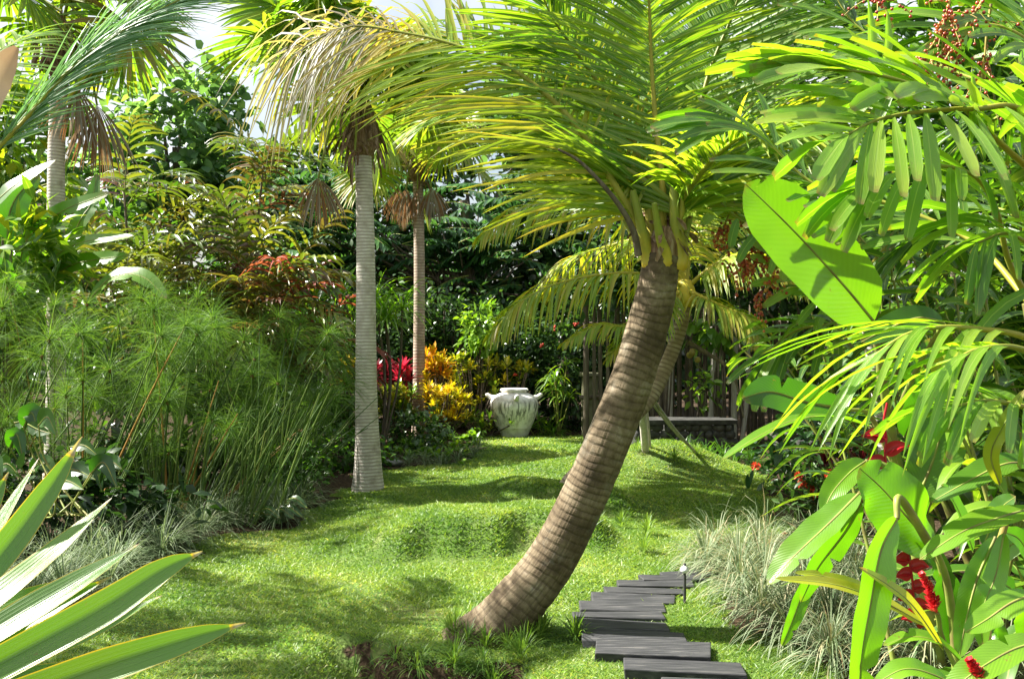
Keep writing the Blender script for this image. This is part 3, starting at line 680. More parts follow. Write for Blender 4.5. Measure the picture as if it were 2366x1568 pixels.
def props():
    t2 = at(1508, 922, 10.6)
    specs = [((1613, 1080), 12.1, 'longer thin bamboo prop slanting right from the rear coconut trunk', .016, -.01, .02), ((1604, 1074), 12.2, 'second slanting bamboo prop just left of the longer one', .014, -.03, -.015)]
    for (px, py), d, lab, r, dx, dz in specs:
        b = at(px, py, d); b[2] = gz(b[0], b[1]) - .03
        mb = MB(); mb.tube(smooth_path([b, (b + t2) / 2 + np.array([dx, 0, -.02]), t2 + np.array([dx, -.03, dz])], 8), r, sides=7)
        o = mb.build('bamboo_prop', M['pole']); tag(o, lab, 'prop', 'bamboo props of the leaning rear palm')
    for (b, tp, r, lab) in (((1492, 1042, 12.), (1484, 950, 11.6), .045, 'thick white upright prop beside the rear coconut trunk'), ((1502, 1040, 12.1), (1493, 935, 11.7), .02, 'thin upright prop right beside the thick white one')):
        B = at(*b); T = at(*tp); B[2] = gz(B[0], B[1]) - .03
        mb = MB(); mb.tube(smooth_path([B, (B + T) / 2, T], 6), r, sides=9)
        tag(mb.build('bamboo_prop', M['pole']), lab, 'prop', 'bamboo props of the leaning rear palm')
props()

# ------------------------------------------------------------------ leaning coconut palm in the middle
def main_palm():
    rg = R(31); d = 5.7
    base = at(1125, 1462, d); base[2] = gz(base[0], base[1])
    t = thing('coconut_palm', 'leaning coconut palm with thick curved ringed trunk in the middle of the lawn', 'palm tree', base)
    path = [at(1080, 1520, d), at(1137, 1465, d), at(1190, 1400, d), at(1271, 1297, d), at(1344, 1157, d), at(1412, 1000, d), at(1464, 865, d), at(1508, 710, d), at(1522, 640, d), at(1530, 590, d)]
    P = smooth_path(path, 150); s = np.linspace(0, 1, 150)
    px = np.interp(s, [0, .06, .12, .2, .3, .45, .6, .75, .9, 1.], [172, 162, 146, 128, 117, 106, 101, 96, 87, 84]) / 2 / F * d
    arc = np.concatenate([[0], np.cumsum(np.linalg.norm(np.diff(P, axis=0), axis=1))])
    ph = (arc / .105 + .2 * np.sin(arc * 7)) % 1.
    rad = px * (1 + .010 * (1 - ph) * sstep(.25, .6, s) + rg.normal(0, .008, 150))
    mb = MB(); mb.tube(P, rad, sides=28)
    # a skirt of rough roots
    for a in np.linspace(0, 2 * PI, 26, endpoint=False):
        b = P[6] + np.array([math.cos(a) * .19, math.sin(a) * .19, 0]); e = b + np.array([math.cos(a) * .06, math.sin(a) * .06, -.16])
        mb.tube(smooth_path([b + UP * .03, (b + e) / 2 + np.array([math.cos(a), math.sin(a), 0]) * .02, e], 5), .022, sides=5)
    mb.build('trunk', M['cocotrunk'], t)
    top = P[-1]; ax = nrm(P[-1] - P[-8])
    mb = MB()
    Q = smooth_path([P[-9], P[-4], top + ax * .06, top + ax * .16], 14)
    mb.tube(Q, np.interp(np.linspace(0, 1, 14), [0, .3, .7, 1], [.094, .104, .095, .06]), sides=20); mb.build('crown_sheath', M['fibre'], t)
    hub = top + ax * .05
    D = d
    def hb(a, r=.07):
        return hub + np.array([math.cos(a) * r, math.sin(a) * r * .8, 0])
    FR = [
        # ctrl beyond the hub (px,py,depth), up, kwargs
        ([(1445, 470, 5.66), (1330, 290, 5.66), (1195, 168, 5.7), (1060, 108, 5.75), (940, 78, 5.8), (800, 62, 5.85), (690, 120, 5.9)], (.35, -.75, .6), dict(nl=135, Lmax=1.15, tip=(.64, .82, 2.4), tint=(.3, .6), droop=.36, ang=(64, 42), lift=.0, lenp=lambda q: np.clip(q * 3.2, .35, 1) ** .6 * (1 - .35 * q)), -PI * .9),
        ([(1490, 400, 5.8), (1405, 230, 5.9), (1330, 120, 5.9), (1265, 20, 5.8), (1225, -120, 5.7)], (.5, -.8, .25), dict(nl=100, Lmax=.95, tint=(.05, .4), droop=.25, ang=(68, 35), lift=.0), PI * .8),
        ([(1530, 420, 5.75), (1512, 250, 5.8), (1503, 100, 5.8), (1498, -60, 5.7), (1495, -220, 5.5)], (.15, -.95, .2), dict(nl=100, Lmax=.9, tint=(.1, .45), droop=.35, ang=(75, 40), lift=-.05, ribtint=(.0, .35)), PI * .5),
        ([(1580, 400, 5.9), (1635, 180, 6.0), (1690, 40, 6.0), (1735, -90, 5.9)], (-.4, -.85, .2), dict(nl=100, Lmax=1.0, tint=(.0, .35), droop=.22, ang=(70, 38), lift=.0), .6),
        ([(1600, 430, 6.1), (1720, 260, 6.5), (1840, 160, 6.8), (1960, 120, 7.1)], (-.3, -.6, .7), dict(nl=90, Lmax=.9, tint=(.05, .4), droop=.5, ang=(65, 35)), .3),
        ([(1475, 470, 5.9), (1340, 330, 6.3), (1220, 260, 6.7), (1090, 240, 7.0), (980, 290, 7.2)], (.2, -.5, .8), dict(nl=95, Lmax=.9, tint=(.15, .5), droop=.6, ang=(62, 35)), PI * .75),
        ([(1560, 330, 6.5), (1590, 100, 7.2), (1600, -80, 7.9)], (0, -.9, .4), dict(nl=100, Lmax=1.0, tint=(.1, .45), droop=.4, ang=(70, 40)), PI * .45),
        ([(1610, 380, 6.6), (1740, 120, 7.4), (1850, -20, 8.0)], (-.3, -.8, .5), dict(nl=95, Lmax=1.1, tint=(.0, .35), droop=.4, ang=(70, 40)), .5),
        ([(1520, 360, 6.8), (1430, 120, 7.6), (1330, -60, 8.2)], (.3, -.8, .5), dict(nl=95, Lmax=1.1, tint=(.05, .45), droop=.4, ang=(70, 40)), 2.4),
        ([(1590, 440, 5.6), (1690, 330, 5.3), (1800, 300, 5.1), (1900, 330, 5.0)], (-.1, -.3, .95), dict(nl=85, Lmax=.75, tint=(.15, .5), droop=.6, ang=(62, 32)), -.2),
    ]
    for ctrl, up, kw, a in FR:
        b = hb(a); kw['tint'] = (kw['tint'][0] + .12, kw['tint'][1] + .10)
        pts = smooth_path([b, b * .55 + at(*ctrl[0]) * .45] + [at(*c) for c in ctrl], 60)
        frond(t, pts, mat=M['coco'], ribmat=M['cocorib'], W=.0155, up=nrm(up), t0=.2, rg=rg, ribr=(.034, .004), S=6, fold=.35, **kw)
    # stubby yellow-green leaf bases
    for a, tx, ty, dd, r in ((PI * 1.12, 1462, 440, 5.6, .046), (-.35, 1556, 400, 5.62, .05), (PI * 1.5, 1512, 470, 5.5, .04), (.2, 1600, 480, 5.75, .036), (PI * .8, 1440, 500, 5.75, .036), (PI * .5, 1520, 420, 5.85, .045)):
        mb = MB(); b = hb(a, .078) - UP * .13; e = at(tx, ty, dd)
        mb.tube(smooth_path([b, b + UP * .08 + (b - hub) * .3 * np.array([1, 1, 0]), b * .5 + e * .5, e], 16), np.interp(np.linspace(0, 1, 16), [0, .12, .35, 1], [r * .8, r * 1.05, r * .85, r * .4]), sides=12, tint=np.linspace(.15, .75, 16)); mb.build('leaf_base', M['leafbase'], t)
    # old brown stalk hanging at the left of the crown
    mb = MB(); mb.tube(px_path([(1475, 590, 5.6), (1462, 530, 5.55), (1420, 460, 5.5), (1345, 378, 5.45), (1290, 345, 5.4)], 24), np.linspace(.022, .006, 24), sides=7); mb.build('dry_stalk', M['wood'], t)
    mb = MB(); leaf_cloud(mb, hub + UP * .12, (.11, .1, .12), 40, .16, rg, W=.1, prof='ragged', droop=1.)
    mb.build('crown_fibre', M['fibre'], t)
main_palm()

def rear_palm():
    rg = R(33)
    base = at(1326, 1140, 10.1); base[2] = gz(base[0], base[1])
    t = thing('coconut_palm', 'slender leaning coconut palm with drooping yellow-green fronds behind the thick trunk', 'palm tree', base)
    mb, P, rad = trunk_tube([base - UP * .08 - np.array([.08, 0, 0]), base + np.array([.06, 0, .1]), at(1362, 1092, 10.15), at(1402, 1042, 10.25), at(1440, 985, 10.35), at(1506, 912, 10.5), at(1552, 815, 10.6), at(1578, 735, 10.6), at(1583, 690, 10.6)], .09, .068, 110, rg, ring=.11, amp=.05, flare=.03)
    mb.build('trunk', M['palmtrunk2'], t)
    hub = P[-1]
    mb = MB(); mb.tube(smooth_path([hub - UP * .09, hub + UP * .05, hub + UP * .2], 8), [.09, .12, .125, .12, .11, .1, .08, .06], sides=14); mb.build('crown_sheath', M['sheath'], t)
    FR = [([(1530, 640, 10.4), (1420, 632, 10.2), (1290, 655, 10.1), (1200, 700, 10.0), (1140, 765, 10.0)], (0, -.25, 1), dict(nl=80, Lmax=.66, droop=2.2)),
          ([(1540, 570, 10.6), (1440, 500, 10.5), (1320, 470, 10.4), (1210, 480, 10.3), (1120, 540, 10.2)], (0, -.3, 1), dict(nl=80, Lmax=.75, droop=1.9)),
          ([(1530, 700, 10.3), (1460, 752, 10.0), (1380, 752, 9.9), (1305, 792, 9.8)], (0, -.3, 1), dict(nl=60, Lmax=.36, droop=1.8)),
          ([(1540, 730, 10.2), (1490, 775, 10.0), (1440, 790, 9.9), (1405, 830, 9.9)], (0, -.3, 1), dict(nl=40, Lmax=.3, droop=1.6)),
          ([(1500, 560, 11.0), (1400, 570, 11.4), (1300, 610, 11.8), (1230, 690, 12.)], (0, -.2, 1), dict(nl=70, Lmax=.7, droop=2.0)),
          ([(1640, 620, 10.5), (1700, 590, 10.4), (1780, 600, 10.3), (1860, 660, 10.2)], (0, -.3, 1), dict(nl=70, Lmax=.62, droop=2.0)),
          ([(1630, 690, 10.3), (1680, 712, 10.2), (1730, 735, 10.1), (1755, 785, 10.0)], (0, -.3, 1), dict(nl=60, Lmax=.45, droop=1.8)),
          ([(1600, 560, 10.9), (1640, 480, 11.1), (1720, 430, 11.3), (1800, 470, 11.5)], (0, -.4, 1), dict(nl=70, Lmax=.7, droop=1.6)),
          ([(1580, 540, 10.8), (1570, 400, 11.), (1540, 290, 11.2), (1480, 220, 11.4)], (.4, -.7, .4), dict(nl=70, Lmax=.7, droop=1.0)),
          ([(1560, 560, 10.6), (1500, 430, 10.6), (1420, 370, 10.6), (1330, 390, 10.6)], (0, -.4, 1), dict(nl=70, Lmax=.66, droop=1.6))]
    for ctrl, up, kw in FR:
        pts = smooth_path([hub + UP * .1] + [at(*c) for c in ctrl], 50)
        frond(t, pts, mat=M['coco'], ribmat=M['cocorib'], W=.017, up=nrm(up), t0=.14, rg=rg, ribr=(.03, .004), S=6, fold=.3, tint=(.42, .72), lift=.15, ang=(68, 40), ribtint=(.0, .3), **kw)
    mb = MB(); mb.tube(px_path([(1590, 790, 10.5), (1640, 820, 10.4), (1685, 850, 10.3), (1705, 900, 10.3), (1718, 965, 10.3)], 20), np.linspace(.03, .008, 20), sides=6); mb.build('dry_stalk', M['wood'], t)
    mb = MB(); mb.balls(at(1600, 815, 10.4) + rg.normal(0, .05, (4, 3)) * .6, .035); mb.build('young_fruit', M['yellowstalk'], t)
rear_palm()

# ------------------------------------------------------------------ fan palms
def fan_palm(label, base, path, r0, r1, trunkmat, hub, fans, dead, rg, flare=.06, group=None, K=130, ring=.062, amp=.012):
    t = thing('fan_palm', label, 'palm tree', base, group)
    mb, P, rad = trunk_tube(path, r0, r1, K, rg, ring=ring, amp=amp, flare=flare, flen=.35)
    mb.build('trunk', trunkmat, t)
    mb = MB(); top = P[-1]
    mb.tube(smooth_path([top - UP * .15, top + UP * .15, top + UP * .55], 12), [r1 * 1.1, r1 * 1.5, r1 * 1.9, r1 * 2, r1 * 2, r1 * 1.9, r1 * 1.8, r1 * 1.6, r1 * 1.4, r1 * 1.1, r1 * .8, r1 * .4], sides=12, tint=.2)
    leaf_cloud(mb, top + UP * .2, (r1 * 2.6, r1 * 2.6, .4), 110, .3, rg, W=.06, prof='ragged', droop=2.5)
    mb.build('crown_fibre', M['fibre'], t)
    for (dx, dz, dy, pl, rr, tint) in fans:
        b = hub + np.array([0, 0, rg.uniform(0, .35)])
        fan_leaf(t, b, (dx, dy, dz), rg, plen=pl, Rr=rr, tint=tint, droop=rg.uniform(.4, .9))
    for (az, pl, rr, hang) in dead:
        fan_leaf(t, hub - UP * rg.uniform(0, .15), (math.cos(az), math.sin(az), .15), rg, plen=pl, Rr=rr, tint=(.0, .9), droop=1.6, mat='dead', hang=hang, spread=2.0, name='dry_frond')
    return t

def fan_palms():
    rg = R(41); d = 10.9
    b = at(850, 1136, d); b[2] = gz(b[0], b[1])
    path = [b - UP * .08, b + np.array([0, 0, .35]), at(846, 900, d), at(845, 600, d), at(841, 420, d), at(838, 330, d)]
    hub = at(836, 250, d)
    fans = []
    for i in range(20):
        a = i * 2.39996; e = rg.uniform(-.1, 1.25)
        tint = (.3, .55) if rg.random() < .6 else (.45, .66)
        fans.append((math.cos(a) * math.cos(e), math.sin(e), math.sin(a) * math.cos(e), rg.uniform(.75, 1.05), rg.uniform(.65, .85), tint))
    for dx, dz in ((-1, 1.), (-.8, 1.2), (-.9, .75), (-.55, 1.3), (-.3, 1.3)):
        fans.append((dx, dz, -.25, 1.3, .9, (.25, .6)))
    dead = [(3.5, .5, .6, 2.6), (4.6, .3, .5, 2.6),]
    fan_palm('tall fan palm with smooth pale grey ringed trunk rising from the lawn edge', b, path, .128, .088, M['palmtrunk'], hub, fans, dead, rg, flare=.07)
    d = 17.1; b = at(968, 1010, d); b[2] = gz(b[0], b[1])
    path = [b - UP * .08, b + np.array([0, 0, .4]), at(968, 860, d), at(969, 640, d), at(967, 470, d), at(965, 400, d)]
    hub = at(965, 370, d); fans = []
    for i in range(20):
        a = i * 2.39996 + 1; e = rg.uniform(-.45, 1.1)
        fans.append((math.cos(a) * math.cos(e), math.sin(e), math.sin(a) * math.cos(e), rg.uniform(.8, 1.15), rg.uniform(.7, .95), (.4, .66)))
    dead = [(a, .35, .6, 2.6) for a in (.2, 1.2, 2.4, 3.3, 4.2, 4.8, 5.6)]
    fan_palm('thin brown-trunked fan palm with a skirt of dead leaves beside the red cordyline', b, path, .105, .085, M['palmtrunk2'], hub, fans, dead, rg, flare=.04, K=150, ring=.08)
    d = 11.; b = at(128, 1100, d); b[2] = gz(b[0], b[1])
    path = [b - UP * .08, b + UP * .4, at(130, 800, d), at(129, 560, d), at(131, 330, d), at(140, 150, d)]
    hub = at(142, 60, d); fans = []
    for i in range(13):
        a = i * 2.39996 + 2; e = rg.uniform(-.1, 1.2)
        fans.append((math.cos(a) * math.cos(e), math.sin(e), math.sin(a) * math.cos(e), rg.uniform(.7, .95), rg.uniform(.6, .75), (.25, .6)))
    for dx, dz in ((1, .35), (.6, -.2), (1, .9), (.5, -.5)): fans.append((dx, dz, -.2, .95, .8, (.3, .75)))
    dead = [(.1, .4, .85, 3.4), (5.6, .35, .7, 3.4), ]
    fan_palm('fan palm with pale trunk and hanging dead leaf behind the papyrus at the left edge', b, path, .105, .085, M['palmtrunk'], hub, fans, dead, rg, flare=.05)
fan_palms()

# ------------------------------------------------------------------ left side planting
def pinn(mb, P, n, l, w, rg, up=UP, ang=(62, 30), lift=.15, droop=.6, tint=(.2, .6), t0=.15, S=3, prof='lance', fold=.25, shape=.75, rib=None, ribr=.008, jit=.08):
    K = len(P); s = np.linspace(0, 1, K); T = nrm(np.gradient(P, axis=0))
    t = np.linspace(t0, 1, n); b = np.stack([np.interp(t, s, P[:, i]) for i in range(3)], -1); tg = nrm(np.stack([np.interp(t, s, T[:, i]) for i in range(3)], -1))
    S_ = nrm(np.cross(tg, np.broadcast_to(up, (n, 3)))); Nn = np.cross(S_, tg); a = np.radians(ang[0] + (ang[1] - ang[0]) * t)
    for sd in (1, -1):
        d = sd * S_ * np.sin(a)[:, None] + tg * np.cos(a)[:, None] + Nn * lift + rg.normal(0, jit, (n, 3))
        L = l * np.sin(PI * np.clip(.16 + .72 * t, 0, 1)) ** shape * rg.uniform(.9, 1.1, n)
        mb.strips(b, d, tg, L, w * rg.uniform(.85, 1.15, n), droop * rg.uniform(.6, 1.4, n), S=S, prof=prof, fold=fold, tint=rg.uniform(tint[0], tint[1], n))
    if rib is not None: rib.tube(P, np.linspace(ribr, ribr * .25, K), sides=4, tint=.6, cap=False)

def arc(base, az, el, L, droop, n=12, rg=None):
    d = np.array([math.cos(az) * math.cos(el), math.sin(az) * math.cos(el), math.sin(el)]); p = [np.asarray(base, float)]
    for i in range(n - 1):
        d = nrm(d - UP * droop / n); p.append(p[-1] + d * L / (n - 1))
    return np.array(p)

def papyrus():
    rg = R(51)
    spots = [(-4.55, 8.6, 15, .95), (-3.75, 8.9, 16, 1.05), (-3.1, 9.2, 14, .95), (-2.6, 10.3, 17, .95), (-3.6, 10.4, 18, 1.12), (-4.6, 10.2, 16, 1.15), (-2.8, 11.6, 16, .82), (-5.4, 9.8, 14, 1.1), (-3.3, 11.6, 14, 1.1)]
    for i, (x, y, n, hs) in enumerate(spots):
        b = G(x, y); lean = (i in (3, 6))
        t = thing('papyrus', 'feathery green papyrus clump with thread-like umbels in the left bed', 'papyrus', b, 'papyrus clumps of the left bed')
        st = MB(); um = MB()
        for k in range(n):
            az = rg.uniform(0, 2 * PI); r = rg.uniform(0, .22)
            p0 = b + np.array([math.cos(az) * r, math.sin(az) * r, -.03])
            d = nrm(np.array([math.cos(az) * .30 + .22 * rg.uniform(.2, 1.4), math.sin(az) * .25, 1.]))
            L = (rg.uniform(1.05, 2.15) if rg.random() < .7 else rg.uniform(.5, 1.1)) * hs
            P = arc(p0, math.atan2(d[1], d[0]), math.asin(d[2]), L, rg.uniform(.0, .55), 10)
            st.tube(P, np.linspace(.011, .006, 10), sides=4, tint=rg.uniform(.2, .75) if rg.random() < .93 else 1., cap=False)
            top = P[-1]; tg = nrm(P[-1] - P[-2])
            m = int(rg.uniform(100, 160)); v = nrm(rg.normal(0, 1, (m, 3)) + tg * rg.uniform(.35, .9))
            tn = rg.uniform(.2, .9, m)
            um.strips(np.repeat(top[None], m, 0), v, nrm(np.cross(v, rg.normal(0, 1, (m, 3)))), rg.uniform(.26, .44) * rg.uniform(.8, 1.1, m), .0017, rg.uniform(.5, 1.5, m), S=4, prof='thread', tint=tn)
            mm = 8; v = nrm(rg.normal(0, 1, (mm, 3)) + tg * .5)
            um.strips(np.repeat(top[None], mm, 0), v, nrm(np.cross(v, UP)), rg.uniform(.06, .13, mm), .004, .4, S=2, prof='blade', tint=.8)
            um.balls(top[None] - tg * .008, .014 + .007 * rg.random(), nu=6, nv=4, mi=1)
        st.build('stems', M['papystem'], t); um.build('umbels', [M['papy'], M['papyhub']], t)
    # upright rush stems at the lawn edge
    b = G(-3.1, 8.95); t = thing('rush', 'upright dark green rush stems at the lawn edge below the papyrus', 'rush', b)
    st = MB()
    for k in range(60):
        p0 = b + np.array([rg.uniform(-.15, 1.0), rg.uniform(-.1, .4), -.03])
        st.tube(arc(p0, rg.uniform(-.6, .6), rg.uniform(1.0, 1.5) if k > 14 else rg.uniform(1.4, 1.57), rg.uniform(.8, 1.4), rg.uniform(0, .3), 8), np.linspace(.013, .004, 8), sides=5, tint=rg.uniform(.4, .85) if rg.random() < .92 else 1., cap=False)
    st.build('stems', M['papystem'], t)
    b = G(-2.4, 10.5); t = thing('rush', 'leaning striped rush stems with one orange stalk beside the grey fan palm', 'rush', b)
    st = MB()
    for k in range(70):
        p0 = b + np.array([rg.uniform(-.75, .05), rg.uniform(-.5, .3), -.03])
        st.tube(arc(p0, rg.uniform(-.4, .6), rg.uniform(.75, 1.35), rg.uniform(.7, 1.6), rg.uniform(0, .5), 8), np.linspace(.011, .004, 8), sides=5, tint=rg.uniform(.2, .8), cap=False)
    for dx in (0, .03): st.tube(arc(b + np.array([-.55 + dx, -.45, 0]), .15, .78, 1.1, .1, 8), np.linspace(.011, .004, 8), sides=5, tint=1., cap=False)
    st.build('stems', M['papystem'], t)
papyrus()

def tufts():
    rg = R(53)
    def tuft(x, y, n, L, W, mat, label, group, tint=(.1, .85), z=0., elev=(.35, 1.35), droop=1.3, name='grass_tuft'):
        b = G(x, y, z); t = thing(name, label, 'grass tuft', b, group); mb = MB()
        rosette(mb, b, n, L, W, rg, elev=elev, droop=droop, S=5, prof='blade', fold=.25, tint=tint, spread=.10)
        mb.build('leaves', M[mat], t)
    lab = 'tuft of pale variegated border grass edging the lawn under the papyrus'
    ys = [6.1, 6.3, 6.7, 6.75, 7.1, 7.3, 7.6, 7.7, 8.0, 8.2, 8.45, 8.9, 9.1, 9.5, 9.9]
    for i, y in enumerate(ys):
        e = float(edges(y)[0]); tuft(e - .12 - .3 * (i % 2) - rg.uniform(0, .12), y, 210, .50, .0042, 'mondo', lab, 'variegated grass tufts of the left border', tint=(.05, .7))
    for x, y in ((-3.5, 6.6), (-3.9, 7.2), (-3.5, 7.6), (-4.2, 7.9), (-3.9, 6.1)): tuft(x, y, 200, .52, .0045, 'mondo', lab, 'variegated grass tufts of the left border', tint=(.05, .7))
    lab = 'tuft of arching grey-green variegated grass in the border right of the path'
    for x, y, L in ((1.5, 7.35, .42), (1.72, 7.0, .46), (1.52, 6.75, .42), (1.95, 6.75, .46), (1.6, 6.35, .44), (1.88, 6.3, .46), (1.72, 5.9, .44), (1.75, 5.5, .44), (2.05, 5.85, .46), (1.9, 5.15, .44), (2.15, 5.3, .46), (2.1, 6.4, .48), (2.35, 6.9, .48), (1.42, 6.25, .36), (1.45, 5.85, .36), (1.5, 5.45, .36), (1.62, 5.1, .36), (1.36, 7.05, .36), (2.2, 7.3, .46), (1.9, 7.5, .46), (2.0, 4.8, .42), (2.3, 4.7, .42), (2.4, 6.1, .5)):
        tuft(x, y, 250, L * 1.12, .0042, 'mondo', lab, 'variegated grass tufts of the right border', tint=(.1, .98), z=.03, elev=(.2, 1.45), droop=1.5)
    lab = 'dark strappy tuft in front of the lava stone wall'
    for x, y in ((2.25, 13.3), (2.55, 13.2), (2.8, 13.35), (3.1, 13.1), (3.4, 13.0), (2.9, 13.0), (3.7, 13.1), (2.4, 13.7)):
        tuft(x, y, 60, .42, .012, 'midleaf', lab, 'dark strappy tufts by the stone wall', tint=(.0, .45), name='strappy_tuft')
    lab = 'low grey-green grass tuft edging the groundcover behind the grey fan palm'
    for x, y in ((-1.15, 13.3), (-.95, 13.45), (-.75, 13.7), (-.55, 14.2), (-1.35, 13.2), (-.5, 14.8)):
        tuft(x, y, 90, .26, .0045, 'mondo', lab, 'low grass tufts by the groundcover', tint=(.1, .7))
    lab = 'shaggy tuft of long lawn grass on a little bank'
    for x, y in ((.35, 5.55), (-.1, 5.15), (-.3, 5.2), (.05, 5.3), (1.0, 7.6), (1.1, 8.2), (.62, 9.6), (1.5, 12.0), (2.2, 12.0), (1.9, 11.75), (.95, 8.7)):
        tuft(x, y, 110, .12, .004, 'grass', lab, 'shaggy grass tufts on the banks', tint=(.1, .6), elev=(.5, 1.5), droop=.9)
tufts()

def bronze():
    rg = R(55)
    specs = [(-5.3, 14.4, 4.0, 20, 'tall bronze and lime feather-leaved shrub next to the left fan palm trunk', (.05, .75)), (-4.2, 15.0, 4.6, 24, 'tallest bronze shrub with yellow-green arching leaves reaching towards the sky gap', (.1, .7)),
             (-3.7, 14.0, 2.9, 20, 'bronze shrub with olive pinnate leaves above the papyrus', (.1, .7)), (-3.0, 14.2, 2.3, 18, 'lower red-leaved shrub just left of the grey fan palm', (.45, 1.05)), (-4.9, 13.6, 2.7, 16, 'lime-edged bronze shrub behind the papyrus heads', (.1, .65))]
    for x, y, h, n, lab, tint in specs:
        b = G(x, y); t = thing('bronze_shrub', lab, 'shrub', b, 'bronze-leaved shrubs of the left bed')
        st = MB(); lv = MB(); rb = MB()
        for c in range(4):
            az = rg.uniform(0, 2 * PI); top = b + np.array([math.cos(az) * rg.uniform(.1, .75), math.sin(az) * rg.uniform(.1, .55), h * (.45 + .17 * c)])
            st.tube(smooth_path([b + np.array([math.cos(az), math.sin(az), 0]) * .1, (b + top) / 2 + rg.normal(0, .06, 3), top], 8), np.linspace(.03, .015, 8), sides=6)
            for k in range(7):
                p = top - (top - b) * rg.uniform(0, .12)
                P = arc(p, k * 2.4 + rg.normal(0, .2), rg.uniform(.45, 1.25), rg.uniform(1.15, 1.6), rg.uniform(.8, 1.7), 16)
                tt = rg.uniform(*tint); pinn(lv, P, 10, .58, .036, rg, tint=(tt - .08, tt + .10), droop=1.2, rib=rb, ribr=.010, ang=(70, 25), lift=.35, S=5, fold=.4, prof='blade')
        st.build('stems', M['wood'], t); lv.build('leaves', M['bronze'], t); rb.build('leaf_ribs', M['stalk'], t)
bronze()

def big_leaf(parent, ctrl, hw, mat, facing, fold=.12, tint=.5, prof='oval', seed=0, tears=1, K=34, ripple=.045, name='leaf', stalk=None, sr=1.):
    rg = R(seed + 900)
    P = px_path(ctrl, K); d = np.mean([c[2] for c in ctrl]); t = np.linspace(0, 1, K)
    w = hw / F * d * PROF[prof](t); wl = w.copy(); wr = w.copy()
    for _ in range(tears):
        k = rg.integers(5, K - 4); q = wl if rg.random() < .35 else wr
        q[k] *= rg.uniform(.25, .6); q[k + 1] *= rg.uniform(.85, .97)
    mb = MB(); mb.ribbon(P, wl, wr, nrm(facing), fold=fold, tint=tint, seed=seed, ripple=ripple, cross=7)
    o = mb.build(name, M[mat], parent)
    r = MB(); r.tube(P, np.linspace(.006, .0015, K) * d / 3.5 * (1 if hw > 30 else .6), sides=5, tint=.5); r.build('midrib', M['stalk'], o)
    if stalk:
        s = MB(); s.tube(px_path([ctrl[0]] + stalk, 14), np.linspace(.008, .014, 14) * sr, sides=6); s.build('leaf_stalk', M['stalk'], o)
    return o

